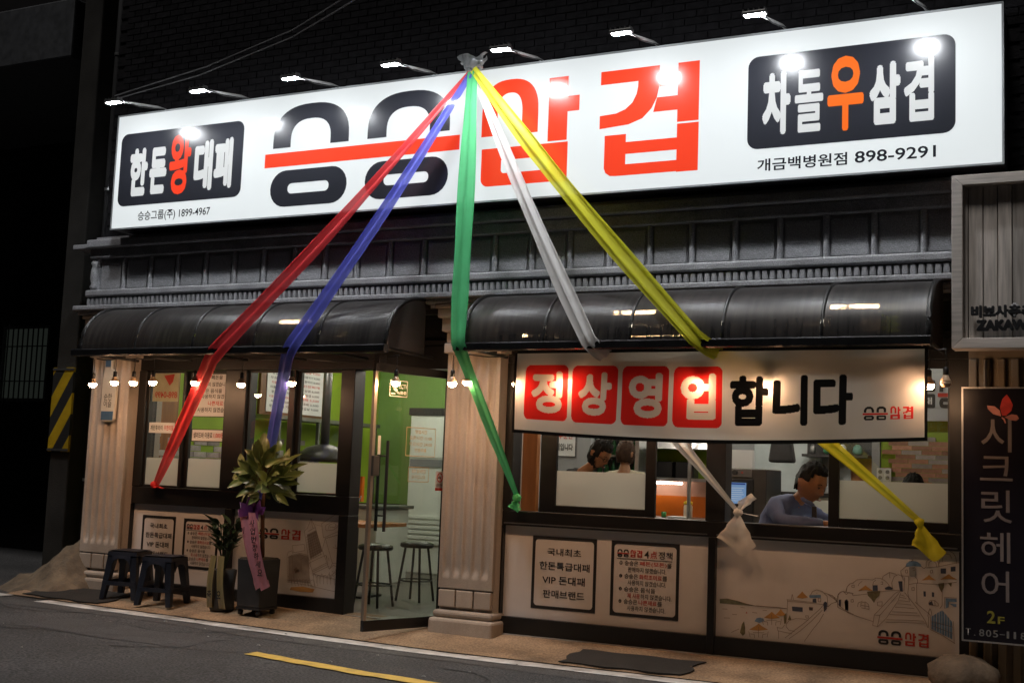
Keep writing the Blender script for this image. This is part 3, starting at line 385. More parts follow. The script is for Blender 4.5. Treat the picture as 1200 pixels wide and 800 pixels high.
for (x0, x1) in ((-9.13, -7.86), (-7.82, -6.57), (-6.53, -5.43), (-4.89, -3.06), (-2.96, -1.18)):
    w = frame('transom_window', x0, x1, 2.562, 2.9, -.03, .08, .05, RB); pane(w, x0 + .05, x1 - .05, 2.612, 2.85, .02)
for (x0, x1) in ((-7.858, -7.822), (-6.568, -6.532), (-3.058, -2.962)): box('transom_post', blackf, RB, x0, x1, -.04, .1, 2.562, 2.9)
box('transom_panel', blackf, RB, -6.47, -5.49, .03, .06, 2.614, 2.848); box('transom_panel', blackf, RB, -1.62, -1.232, .03, .06, 2.614, 2.848); box('transom_post', blackf, RB, -1.178, -1.106, -.04, .1, 2.562, 2.9); box('transom_post', blackf, RB, -5.428, -4.902, .0, .1, 2.562, 2.9)
# left window bay
for (x0, x1) in ((-9.137, -9.03), (-8.01, -7.75), (-6.64, -6.485)): box('window_post', blackf, RB, x0, x1, -.055, .12, 1.176, 2.35, bevel=.006)
for (x0, x1) in ((-9.137, -9.125), (-7.92, -7.83), (-6.59, -6.485)): box('base_post', blackf, RB, x0, x1, -.055, .12, .1, 1.004, bevel=.004)
box('window_rail', blackf, RB, -9.137, -6.485, -.05, .12, 1.005, 1.175, bevel=.006)
for (x0, x1) in ((-9.125, -7.92), (-7.83, -6.59)): box('base_rail', blackf, RB, x0, x1, -.05, .12, .1, .245, bevel=.006)
w1 = frame('sliding_window', -9.03, -8.54, 1.177, 2.348, -.02, .02, .02, RB, wr=.035, wb=.02); pane(w1, -9.01, -8.575, 1.197, 2.328, 0); filmp(w1, -9.008, -8.577, 1.2, 1.47, -.004)
w2 = frame('sliding_window', -8.55, -8.01, 1.177, 2.348, .025, .065, .02, RB, wl=.05, wb=.02); pane(w2, -8.50, -8.03, 1.197, 2.328, .045); filmp(w2, -8.498, -8.032, 1.2, 1.475, .04)
w3 = frame('sliding_window', -7.75, -7.19, 1.177, 2.348, -.02, .02, .02, RB, wr=.07, wb=.02); pane(w3, -7.73, -7.26, 1.197, 2.328, 0); filmp(w3, -7.728, -7.262, 1.2, 1.475, -.004)
w4 = frame('sliding_window', -7.2, -6.64, 1.177, 2.348, .025, .065, .02, RB, wl=.05, wb=.02); pane(w4, -7.15, -6.66, 1.197, 2.328, .045); filmp(w4, -7.148, -6.662, 1.2, 1.475, .04)
# right window bay
for (x0, x1) in ((-4.9, -4.82), (-3.09, -2.93), (-1.25, -1.11)): box('window_post', blackf, RB, x0, x1, -.055, .12, 1.131, 2.40, bevel=.006)
for (x0, x1) in ((-4.9, -4.885), (-3.06, -3.0), (-1.18, -1.11)): box('base_post', blackf, RB, x0, x1, -.055, .12, .1, 1.004, bevel=.004)
box('window_rail', blackf, RB, -4.9, -1.11, -.05, .12, 1.005, 1.13, bevel=.006)
for (x0, x1) in ((-4.885, -3.06), (-3.0, -1.18)):
    box('base_rail', blackf, RB, x0, x1, -.05, .12, .1, .24, bevel=.006)
    b = B().box(x0 + .01, x1 - .01, -.066, -.052, 1.02, 1.03); obj('sill_strip', b, dsteel, RB)
s1 = frame('sliding_window', -4.57, -3.53, 1.132, 2.398, -.02, .02, .06, RB, wl=.15, wr=.085, wb=.06); pane(s1, -4.42, -3.615, 1.192, 2.338, 0); filmp(s1, -4.418, -3.617, 1.194, 1.483, -.004)
s2 = frame('sliding_window', -2.13, -1.25, 1.132, 2.398, -.02, .02, .06, RB, wl=.08, wr=.012, wb=.07); pane(s2, -2.05, -1.262, 1.202, 2.338, 0); filmp(s2, -2.048, -1.264, 1.204, 1.488, -.004)
# panels below the windows with their print
def wpanel(x0, x1, z0=.242, z1=1.003): return obj('wainscot_panel', B().box(x0, x1, -.004, .05, z0, z1), panelm, RB)
pL1 = wpanel(-9.125, -7.92)
pL2 = wpanel(-7.83, -6.59); pR1 = wpanel(-4.885, -3.06, .238); pR2 = wpanel(-3.0, -1.18, .238)
PY = -.007
def notice(parent, x0, x1, z0, z1, second):
    w = .026; b = B().ring(rrect(x0, x1, z0, z1, .001), rrect(x0 + w, x1 - w, z0 + w, z1 - w, .03), PY); obj('notice_border', b, inkk, parent)
    k = (x1 - x0) / .59; X = lambda q: x0 + q * k; h = (z1 - z0) / .607; Z = lambda q: z0 + q * h
    if not second:
        for t, a, c_, zb, zt in (('국내최초', .14, .45, .448, .51), ('한돈특급대패', .07, .53, .328, .395), ('VIP 돈대패', .10, .49, .21, .28), ('판매브랜드', .11, .49, .095, .162)): text('lettering', t, inkk, parent, X(a), X(c_), Z(zb), Z(zt), PY, .012)
    else:
        logo(parent, X(.05), X(.27), Z(.478), Z(.54), PY, inkk, inkr)
        for t, a, c_, m in (('4', .29, .33, inkk), ('点', .34, .40, inkr), ('정책', .41, .53, inkk)): text('lettering', t, m, parent, X(a), X(c_), Z(.478), Z(.538), PY, .01)
        obj('rule_line', B().quadxz(X(.05), X(.53), Z(.462), Z(.467), PY), inkk, parent)
        rows = ((.43, ('승승은 ', '폐돈(모돈)', '을'), '판매하지 않겠습니다.'), (.325, ('승승은 ', '화학조미료', '를'), '사용하지 않겠습니다.'), (.22, ('승승은 음식을', '', ''), None), (.12, ('승승은 ', '나쁜재료', '를'), '사용하지 않겠습니다.'))
        for i, (q, ab, lo) in enumerate(rows):
            n = 12; b = B().polyxz([(X(.088 ) + .013 * k * math.cos(2 * math.pi * j / n), Z(q) + .015 * h * math.sin(2 * math.pi * j / n)) for j in range(n)], PY); obj('number_dot', b, inkk, parent)
            text('lettering', str(i + 1), panelm, parent, X(.084), X(.092), Z(q - .009), Z(q + .009), PY - .002)
            xx = .12
            for t, m in zip(ab, (inkk, inkr, inkk)):
                if not t: continue
                wd = .038 * len(t.strip()) + .004; text('lettering', t.strip(), m, parent, X(xx), X(xx + wd), Z(q - .02), Z(q + .02), PY, .012); xx += wd + (.012 if t.endswith(' ') else .003)
            if lo: text('lettering', lo, inkk, parent, X(.15), X(.48), Z(q - .072), Z(q - .03), PY, .008)
            else: text('lettering', '재 사용', inkr, parent, X(.15), X(.26), Z(q - .072), Z(q - .03), PY, .012); text('lettering', '하지 않겠습니다.', inkk, parent, X(.265), X(.53), Z(q - .072), Z(q - .03), PY, .008)
notice(pR1, -4.62, -4.03, .325, .93, 0); notice(pR1, -3.9, -3.31, .325, .93, 1)
notice(pL1, -9.0, -8.565, .415, .893, 0); notice(pL1, -8.46, -8.02, .40, .885, 1)
INK = dict(b=inkb, g=inkg, o=inko, n=inkn, e=inke, h=inkh, r=inkr, q=inkq)
def sketch(parent, lines, fills, w=.0035):
    by = {}
    for k, P in fills:
        by.setdefault(k, B()).polyxz(P, PY + .001)
    for k, b in by.items(): obj('painted_wash', b, INK[k], parent)['kind'] = 'stuff'
    b = B()
    for L_ in lines:
        for (x0, z0), (x1, z1) in zip(L_, L_[1:]):
            d = math.hypot(x1 - x0, z1 - z0) or 1; nx, nz = -(z1 - z0) / d * w / 2, (x1 - x0) / d * w / 2
            b.add([(x0 - nx, PY - .001, z0 - nz), (x1 - nx, PY - .001, z1 - nz), (x1 + nx, PY - .001, z1 + nz), (x0 + nx, PY - .001, z0 + nz)], [(0, 1, 2, 3)])
    obj('ink_drawing', b, inkl, parent)['kind'] = 'stuff'
sketch(pR2, VILLAGE_LINES, VILLAGE_FILLS, .0032); sketch(pL2, STREET_LINES, STREET_FILLS, .003)
logo(pR2, -1.76, -1.395, .295, .398, PY, inkk, inkr); logo(pL2, -7.53, -7.04, .745, .845, PY, inkk, inkr)
# door opening and the open glass leaf
box('door_post', blackf, RB, -5.50, -5.425, -.05, .12, .1, 2.35, bevel=.005); box('threshold', dsteel, RB, -6.485, -5.5, -.06, .2, .09, .115)
H = Vector((-5.5, -.02, .11)); E_ = Vector((-5.76, -.84, .11)); LL = (E_ - H).length; du = (H - E_) / LL; nn = Vector((du.y, -du.x, 0)); nn = nn if nn.y < 0 else -nn
def lf(u, z_, d=0): q = E_ + du * u + nn * d; return (q.x, q.y, z_)
def lbox(b, u0, u1, d0, d1, z0, z1): return b.frust([lf(u0, z0, d1), lf(u1, z0, d1), lf(u1, z0, d0), lf(u0, z0, d0)], [lf(u0, z1, d1), lf(u1, z1, d1), lf(u1, z1, d0), lf(u0, z1, d0)])
D = obj('door', lbox(B(), .0, LL, -.02, .02, .10, .19), blackf, RB, bevel=.003, label='glass door standing open towards the street')
obj('door_rail', lbox(B(), .0, LL, -.02, .02, 2.26, 2.33), blackf, D, bevel=.003)
obj('door_stile', lbox(B(), .0, .03, -.018, .018, .191, 2.259), mat('brushed_trim', (.42, .36, .3), .35, metal=.8, var=.1), D); obj('door_stile', lbox(B(), LL - .025, LL, -.018, .018, .191, 2.259), blackf, D)
obj('pane', lbox(B(), .03, LL - .025, -.004, .004, .191, 2.259), dglass, D)
for d in (.055, -.055): obj('pull_handle', B().tube([lf(.14, .92, d), lf(.14, 1.68, d)], .014, 10), blackp, D)
for z_ in (1.05, 1.55): obj('handle_mount', B().tube([lf(.14, z_, -.055), lf(.14, z_, .055)], .008, 8), blackp, D)
obj('door_lock', lbox(B(), -.005, .065, .0185, .05, 1.38, 1.55), mat('lock_grey', (.1, .095, .09), .3, metal=.5), D, bevel=.008); obj('door_closer', lbox(B(), .02, .1, -.03, .03, 2.331, 2.40), blackp, D)
whitev = mat('sticker_white', (.75, .7, .6), .5, var=0)
mp = lambda X, y, Z: lf(X, Z, .007)
mpt = lambda X, Z, y: lf(X, Z, .007)
def sframe(u0, u1, z0, z1, w=.006, m=None):
    b = B().ring(rrect(u0, u1, z0, z1, .008), rrect(u0 + w, u1 - w, z0 + w, z1 - w, .004), 0); b.v = [mp(*v) for v in b.v]; obj('sticker_border', b, m or whitev, D)
sframe(.17, .37, 2.06, 2.2); text('sticker_text', 'CCTV', whitev, D, .27, .365, 2.13, 2.17, 0, .02, mapf=mpt); text('sticker_text', '녹화중', whitev, D, .25, .36, 2.08, 2.11, 0, .02, mapf=mpt)
b = B().polyxz([(.19, 2.15), (.235, 2.185), (.25, 2.165), (.21, 2.13)], 0).polyxz([(.21, 2.12), (.25, 2.10), (.26, 2.12), (.235, 2.14)], 0).quadxz(.185, .235, 2.08, 2.09, 0); b.v = [mp(*v) for v in b.v]; obj('camera_symbol', b, whitev, D)
gold = mat('sticker_gold', (.55, .38, .2), .5, var=0)
sframe(.38, .72, 1.56, 1.81, .006, gold)
for i, t in enumerate(('영업시간', '오픈시간 11:00', '마감시간 24:00', '연중무휴')): text('sticker_text', t, gold, D, .55 - (.07 if i in (0, 3) else .13), .55 + (.07 if i in (0, 3) else .13), 1.755 - i * .053, 1.79 - i * .053, 0, .015, mapf=mpt)
sframe(.42, .66, 1.34, 1.47, .006, gold)
for i, t in enumerate(('외부 음식반입', '금지입니다')): text('sticker_text', t, gold, D, .54 - .08, .54 + .08, 1.415 - i * .05, 1.45 - i * .05, 0, .015, mapf=mpt)
b = B().quadxz(.74, .84, 1.27, 1.44, 0); b.v = [lf(v[0], v[2], .006) for v in b.v]; obj('no_smoking_sticker', b, paper, D)
b = B(); n = 20; b.ring([(.79 + .036 * math.cos(2 * math.pi * j / n), 1.385 + .042 * math.sin(2 * math.pi * j / n)) for j in range(n)], [(.79 + .027 * math.cos(2 * math.pi * j / n), 1.385 + .032 * math.sin(2 * math.pi * j / n)) for j in range(n)], 0)
b.polyxz([(.765, 1.41), (.77, 1.415), (.815, 1.36), (.81, 1.355)], 0).quadxz(.74, .84, 1.27, 1.295, 0); b.v = [lf(v[0], v[2], .009) for v in b.v]; obj('no_smoking_symbol', b, inkr, D)
b = B().quadxz(.768, .806, 1.378, 1.39, 0); b.v = [lf(v[0], v[2], .0085) for v in b.v]; obj('no_smoking_symbol', b, inkk, D); text('sticker_text', '금연구역', inkk, D, .755, .825, 1.303, 1.33, 0, .02, mapf=mpt)
b = B().quadxz(.07, .1, 1.56, 1.72, 0); b.v = [lf(v[0], v[2], .007) for v in b.v]; obj('door_plate', b, whitev, D)
# the room behind the windows
box('floor', floorm, RB, -9.6, -.6, .125, 5.3, -.1, .105); box('ceiling', ceilm, RB, -9.75, -.6, .125, 5.4, 3.06, 3.2)
box('side_wall', greenw, RB, -9.75, -9.6, .125, 5.4, -.1, 3.058); box('side_wall', greyw, RB, -.75, -.6, .125, 5.4, -.1, 3.058)
box('back_wall', greenw2, RB, -9.6, -6.3, 5.15, 5.4, -.1, 3.058); box('back_wall', greyw, RB, -6.3, -.75, 5.15, 5.4, -.1, 3.058)
box('outer_wall', concrete2, RB, -9.75, -9.64, -.03, .124, -.1, 2.9)
for a in ((-9.6, -6.3, 5.12, 5.149), (-9.599, -9.57, .13, 5.12)): box('dado_panel', mat('dado_brown', (.05, .03, .02), .5, var=.2, scale=5), RB, a[0], a[1], a[2], a[3], .106, .98)
# E2
# ================================================================== the big illuminated sign
SG = thing('illuminated_sign', 'long white backlit sign with black and red lettering across the facade', 'sign', (-5.06, -.28, 3.75))
SY = -.45
box('sign_box', signbox, SG, -9.28, -.835, -.449, -.06, 3.748, 4.922); 
obj('sign_face', B().box(-9.275, -5.168, SY, -.4495, 3.756, 4.914), signw, SG); obj('sign_face', B().box(-5.152, -.84, SY, -.4495, 3.756, 4.914), signw, SG)
b = B().ring(rrect(-9.29, -.825, 3.74, 4.93, .001), rrect(-9.276, -.84, 3.755, 4.915, .001), SY - .004); b.box(-5.168, -5.152, SY - .004, SY + .01, 3.756, 4.914); obj('sign_trim', b, mat('sign_trim', (.4, .42, .43), .4, metal=.6, var=.1), SG)
Y1, Y2 = SY - .003, SY - .006
logo(SG, -7.37, -3.08, 3.84, 4.82, Y1, signk, signr)
for x0, x1, z0, z1 in ((-9.215, -7.642, 3.975, 4.723), (-2.687, -1.152, 4.0, 4.737)): obj('black_badge', B().polyxz(rrect(x0, x1, z0, z1, .085), Y1), signk, SG)
for t, x0, x1, z0, z1, m in (('한', -9.075, -8.84, 4.07, 4.56, signt), ('돈', -8.81, -8.59, 4.075, 4.55, signt), ('왕', -8.555, -8.285, 4.05, 4.675, signr), ('대', -8.235, -8.005, 4.065, 4.57, signt), ('패', -7.985, -7.762, 4.07, 4.57, signt),
                             ('차', -2.57, -2.352, 4.1, 4.6, signt), ('돌', -2.318, -2.103, 4.1, 4.585, signt), ('우', -2.07, -1.802, 4.085, 4.662, signo), ('삼', -1.76, -1.537, 4.105, 4.58, signt), ('겹', -1.512, -1.3, 4.105, 4.585, signt)):
    text('sign_letter', t, m, SG, x0, x1, z0, z1, Y2, .026 if t == '돌' else .036 if t in '왕겹우' else .056)
text('small_lettering', '승승그룹(주) 1899-4967', signk, SG, -8.925, -8.0, 3.8, 3.91, Y1, .012); text('small_lettering', '개금백병원점', signk, SG, -2.604, -1.92, 3.822, 3.92, Y1, .018); text('small_lettering', '898-9291', signk, SG, -1.864, -1.287, 3.828, 3.918, Y1, .014)
# ------------------------------------------------------------------ flood lamps over the sign
def lamp(i, x):
    pos = ('leftmost', 'second from left', 'third from left', 'fourth from left', 'fifth from left', 'third from right', 'second from right', 'rightmost')[i]
    L_ = thing('flood_lamp', 'small white flood lamp on a thin arm above the sign, %s' % pos, 'lamp', (x + .08, -.3, 4.92), 'flood lamps along the top of the sign')
    obj('arm', B().tube([(x + .08, -.3, 4.9), (x + .08, -.3, 4.96), (x + .06, -.46, 4.965), (x, -.97, 4.885)], .011, 8), mat('lamp_arm_grey', (.5, .5, .5), .4, var=.05), L_, smooth=True); obj('arm_bracket', B().box(x + .045, x + .115, -.33, -.27, 4.921, 4.93), dsteel, L_); obj('lamp_cable', B().tube([(x + .02, -.98, 4.9), (x + .05, -.7, 4.9), (x + .09, -.42, 4.95), (x + .1, -.2, 4.935), (x + .12, -.06, 5.0)], .005, 6), cablem, L_)
    b = B(); c_, s_ = math.cos(.06), -math.sin(.06)
    def loc(px, py, pz): return (x + px, -1.0 + py * c_ + pz * s_, 4.86 - py * s_ + pz * c_)   # head tipped so the lens looks down and back at the face
    def lb(x0, x1, y0, y1, z0, z1): return [loc(x0, y0, z0), loc(x1, y0, z0), loc(x1, y1, z0), loc(x0, y1, z0)], [loc(x0, y0, z1), loc(x1, y0, z1), loc(x1, y1, z1), loc(x0, y1, z1)]
    hd = obj('lamp_head', B().frust(*lb(-.09, .09, -.036, .036, 0, .026)), dsteel, L_, bevel=.006)
    for k in range(5): obj('cooling_fin', B().frust(*lb(-.085 + k * .04, -.077 + k * .04, -.03, .03, .027, .043)), dsteel, hd)
    obj('lens', B().frust(*lb(-.072, .072, -.024, .024, -.007, -.001)), floodm, L_)
for i in range(8): lamp(i, -8.81 + i * 1.054)
# ------------------------------------------------------------------ awnings
def awning(x0, x1, n, lab):
    A = thing('awning', lab, 'awning', ((x0 + x1) / 2, -.2, 2.5)); w = (x1 - x0) / n
    pf = lambda t: (-.3 - .605 * math.sin(t) ** .9, 2.455 + .475 * math.cos(t) ** .9)
    for k in range(n):
        xa, xb = x0 + k * w + .012, x0 + (k + 1) * w - .012; b = B()
        b.grid(lambda u, v: (xa + (xb - xa) * u, *pf(v * math.pi / 2)), 1, 16); obj('awning_sheet', b, awn, A, smooth=True, solid=.006)
    for k in range(n + 1):
        x = x0 + k * w; pts = [(x, pf(v * math.pi / 32)[0] - .004, pf(v * math.pi / 32)[1] + .004) for v in range(17)]; obj('rib', B().tube(pts, .013 if 0 < k < n else .02, 8), blackf, A, smooth=True)
        obj('bracket_arm', B().tube([(x, -.9, 2.44), (x, -.12, 2.44)], .014, 8), blackf, A)
    for x, e in ((x0, -.012), (x1, .012)):
        pts = [(pf(v * math.pi / 32)[0], pf(v * math.pi / 32)[1]) for v in range(17)] + [(-.3, 2.455)]
        b = B(); q = len(pts); b.add([(x, p[0], p[1]) for p in pts] + [(x + e, p[0], p[1]) for p in pts], [tuple(range(q)), tuple(range(q, 2 * q))[::-1]] + [(i, (i + 1) % q, q + (i + 1) % q, q + i) for i in range(q)]); obj('end_panel', b, awn, A)
    g = [(-.965, 2.415), (-.965, 2.465), (-.95, 2.475), (-.9, 2.475), (-.885, 2.46), (-.885, 2.415), (-.9, 2.405), (-.95, 2.405)]; q = len(g); b = B()
    b.add([(x0 - .06, *p) for p in g] + [(x1 + .02, *p) for p in g], [tuple(range(q)), tuple(range(q, 2 * q))[::-1]] + [(i, (i + 1) % q, q + (i + 1) % q, q + i) for i in range(q)]); obj('gutter', b, mat('gutter_black', (.012, .012, .013), .22, var=.2, scale=6), A)
    obj('back_rail', B().box(x0, x1, -.31, -.201, 2.86, 2.9), blackf, A)
awning(-9.1, -5.62, 5, 'dark curved awning over the door and the stools'); awning(-4.88, -1.27, 5, 'dark curved awning over the banner and the fluted pillar end')
# ------------------------------------------------------------------ banner hung under the awning
BN = thing('banner', 'white cloth banner with four red squares hanging under the awning', 'banner', (-2.85, -.88, 1.76))
def bw(X, Z):
    u = (X + 4.41) / 3.12; v = (Z - 1.78) / .62
    y = -.86 - .012 * math.sin(u * 9) * (1 - v) - .02 * math.sin(u * 3.1) * (1 - v) - .006 * math.sin(u * 31 + v * 4) - .025 * max(0, u - .8) * math.sin((u - v) * 26) * 2 * v
    return y
def bz(X, Z):
    u = (X + 4.41) / 3.12; v = (Z - 1.78) / .62; return Z - .05 * math.sin(math.pi * u) * (1 - v)
def bmap(off): return lambda X, y, Z: (X, bw(X, Z) + off, bz(X, Z))
b = B()
for (z0, z1) in ((1.765, 1.79), (2.39, 2.412)): b.grid(lambda u, v: bmap(-.004)(-4.425 + 3.145 * u, 0, z0 + (z1 - z0) * v), 80, 1)
for (x0, x1) in ((-4.425, -4.405), (-1.30, -1.28)): b.grid(lambda u, v: bmap(-.0045)(x0 + (x1 - x0) * u, 0, 1.77 + .64 * v), 1, 16)
obj('banner_hem', b, bannerk, BN)
# the cloth is one layer cut into cells; every cell belongs to the ground, a red square or a letter, as dye printed into the weave
import numpy as np
NX, NZ, BX0, BZ0, CW = 780, 153, -4.41, 1.785, .00399
cell = np.zeros((NZ, NX), int); cxs = BX0 + (np.arange(NX) + .5) * CW; czs = BZ0 + (np.arange(NZ) + .5) * CW; kinds = [('banner_cloth', bannerm)]
def fillpoly(pts, idx):
    P = np.array(pts); i0, i1 = np.searchsorted(cxs, P[:, 0].min()), np.searchsorted(cxs, P[:, 0].max()); j0, j1 = np.searchsorted(czs, P[:, 1].min()), np.searchsorted(czs, P[:, 1].max())
    if i1 <= i0 or j1 <= j0: return
    X, Z = np.meshgrid(cxs[i0:i1], czs[j0:j1]); ins = np.zeros(X.shape, bool); n = len(P)
    for k in range(n):
        (x1, z1), (x2, z2) = P[k], P[(k + 1) % n]
        if z1 != z2: ins ^= ((z1 > Z) != (z2 > Z)) & (X < (x2 - x1) * (Z - z1) / (z2 - z1) + x1)
    cell[j0:j1, i0:i1][ins] = idx
def printmesh(name, m, me, tr):
    kinds.append((name, m))
    for p_ in me.polygons: fillpoly([tr(me.vertices[i].co) for i in p_.vertices], len(kinds) - 1)
def printtext(name, t, m, x0, x1, z0, z1, bold):
    me = textmesh(t, bold); xs = [v.co.x for v in me.vertices]; ys = [v.co.y for v in me.vertices]; a, b_, c, d = min(xs), max(xs), min(ys), max(ys)
    printmesh(name, m, me, lambda v: (x0 + (v.x - a) / (b_ - a) * (x1 - x0), z0 + (v.y - c) / (d - c) * (z1 - z0)))
for k, t in enumerate('정상영업'):
    x0 = -4.325 + k * .411; zb, zt = 1.875 - k * .002, 2.30 - k * .004
    kinds.append(('red_square', bannerr)); fillpoly(rrect(x0, x0 + .375, zb, zt, .045), len(kinds) - 1)
    printtext('banner_letter', t, bannerl, x0 + .055, x0 + .325, zb + .055, zt - .05, .045)
for t, x0, x1 in (('합', -2.66, -2.375), ('니', -2.343, -2.09), ('다', -2.052, -1.775)): printtext('banner_letter', t, bannerk, x0, x1, 1.885, 2.222, .045)
for o in logo(None, -1.707, -1.375, 1.912, 2.005, 0, bannerk, bannerr):
    printmesh(o.name.split('.')[0], o.data.materials[0], o.data, lambda v: (v.x, v.z)); bpy.data.objects.remove(o)
for idx, (nm, m) in enumerate(kinds):
    jj, ii = np.nonzero(cell == idx); ids = {}; V = []; F = []
    for j, i in zip(jj.tolist(), ii.tolist()):
        f = []
        for di, dj in ((0, 0), (1, 0), (1, 1), (0, 1)):
            key = (i + di) * 1000 + j + dj
            if key not in ids: ids[key] = len(V); V.append(bmap(0)(BX0 + (i + di) * CW, 0, BZ0 + (j + dj) * CW))
            f.append(ids[key])
        F.append(tuple(f))
    b = B(); b.v = V; b.f = F; b.flat = 1; obj(nm, b, m, BN, smooth=True)
for x in (-4.40, -1.31): obj('tie_cord', B().tube([(x, -.875, 2.4), (x - .03, -.92, 2.47)], .004, 6), cablem, BN)
# ------------------------------------------------------------------ five festive ribbons
def ribmat(n, c, clear=.18): return clothmat(n, c, trans=.22, clear=clear, gloss=.025, grough=.4, scale=6, var=.12)
def ribbon(col, lab, m, P, widths, phase, tail):
    R = thing('ribbon', lab, 'ribbon', P[-1], 'ribbons fanned out from the top of the sign'); P = [Vector(p) for p in P]; N = 70
    segl = [(P[i + 1] - P[i]).length for i in range(len(P) - 1)]; tot = sum(segl)
    def at(t):
        d = t * tot
        for i, l_ in enumerate(segl):
            if d <= l_ or i == len(segl) - 1: return P[i].lerp(P[i + 1], min(1, d / l_)), (P[i + 1] - P[i]).normalized(), i
            d -= l_
    K = 22
    def fn(u, v):
        p, tg, i = at(v); q = v * (len(widths) - 1); j = min(int(q), len(widths) - 2); w = widths[j] + (widths[j + 1] - widths[j]) * (q - j)
        tg = (at(min(1, v + .03))[0] - at(max(0, v - .03))[0]).normalized(); side = tg.cross(Vector((0, 1, 0))).normalized(); s_ = u - .5
        sag = -.05 * math.sin(math.pi * min(1, v * tot / segl[0])) if i == 0 else 0
        fold = .007 * math.sin(s_ * 9 + phase + v * 3.0) + .004 * math.sin(s_ * 23 + v * 5 + phase * 2) + .0025 * math.sin(s_ * 61 + v * 9 + phase)
        w2 = w * (1 + .05 * math.sin(v * 21 + phase))
        sl = s_ + .15 * math.sin(s_ * 12 + phase + v * 2)   # cloth doubled back on itself here and there
        p2 = p + side * (sl * w2) + Vector((0, fold * min(1, w / .12) * 1.0, sag)); return (p2.x, p2.y, p2.z)
    b = B(); b.grid(fn, K, N); obj('ribbon_band', b, m, R, smooth=True)
    e = P[-1]; b = B().lathe([(.012, -.03), (.03, -.02), (.036, 0), (.03, .02), (.012, .03)], (e.x, e.y - .02, e.z), 10); b.v = [(x + random.uniform(-.008, .008), y + random.uniform(-.006, .006), z_ + random.uniform(-.008, .008)) for x, y, z_ in b.v]; obj('knot', b, m, R, smooth=True)
    for (dx0, dx1, dz, flare, ln) in tail:
        def ft(u, v, dx0=dx0, dx1=dx1, dz=dz, ln=ln):
            a = (dx0 + (dx1 - dx0) * u) ; return (e.x + a * (v ** .8) + .004 * math.sin(v * 14), e.y - .03 - .03 * math.sin(u * 8 + 1) * v - .008 * math.sin(v * 20 + u * 5), e.z + dz * v * (1 - .25 * math.cos(u * 5) * v))
        b = B(); b.grid(ft, 14, 10); obj('ribbon_tail', b, m, R, smooth=True)
T0 = (-5.08, -.60, 4.87)
rr_ = ribmat('red_silk', (.92, .07, .08), .16); rb_ = ribmat('blue_silk', (.17, .19, .8), .15); rg_ = ribmat('green_silk', (.13, .68, .28), .08); rw_ = ribmat('white_silk', (.9, .88, .86), .12); ry_ = ribmat('yellow_silk', (.97, .93, .06), .12)
ribbon('red', 'red ribbon stretched from the sign down to the leftmost window sill', rr_, [(-5.10, -.60, 4.86), (-7.33, -.985, 2.475), (-7.43, -.96, 2.40), (-8.8, -.08, 1.2)], (.05, .10, .13, .15, .16, .15, .07), .3, [(.02, .16, -.03, 1, .1)])
ribbon('blue', 'blue ribbon stretched from the sign down towards the leafy potted plant', rb_, [(-5.09, -.61, 4.84), (-6.53, -.985, 2.475), (-6.59, -.96, 2.40), (-7.42, -.12, 1.22)], (.05, .09, .105, .12, .13, .12, .07), 1.7, [(-.05, .05, -.1, 1, .1)])
ribbon('green', 'green ribbon hanging from the sign to the sill beside the fluted pillar', rg_, [(-5.07, -.61, 4.86), (-4.88, -.985, 2.475), (-4.86, -.96, 2.40), (-4.74, -.08, 1.24)], (.08, .13, .145, .135, .095, .085, .045), 2.6, [(-.07, .05, -.1, 1, .1)])
ribbon('white', 'white ribbon tied in a drooping knot above the village drawing', rw_, [(-5.06, -.60, 4.86), (-3.73, -.985, 2.475), (-3.67, -.95, 2.405), (-3.62, -.82, 2.36), (-2.81, -.08, 1.21)], (.05, .09, .115, .13, .13, .115, .035), 3.9, [(-.16, .15, -.27, 1, .1), (.01, .15, .12, 1, .1), (.1, .17, -.02, 1, .1)])
ribbon('yellow', 'yellow ribbon tied to the sill under the frosted window', ry_, [(-5.05, -.62, 4.88), (-2.89, -.985, 2.475), (-2.80, -.95, 2.405), (-2.72, -.82, 2.36), (-1.45, -.08, 1.20)], (.07, .14, .16, .155, .14, .12, .045), 5.1, [(-.05, .19, -.22, 1, .1)])
b = B(); b.grid(lambda u, v: (-5.09 + .09 * math.cos(u * 6.28) * (.4 + v) + .02 * math.sin(v * 17 + u * 22), -.56 + .06 * math.sin(u * 6.28) * (.4 + v) + .02 * math.sin(u * 31), 4.86 + .14 * v + .025 * math.sin(u * 19 + v * 8)), 28, 8)
tag(obj('plastic_wrap', b, clothmat('clear_plastic', (.6, .62, .62), trans=.5, clear=.45, gloss=.25, grough=.12), None, smooth=True), 'crumpled clear plastic wrapped round the ribbon knot on top of the sign', 'wrapping')
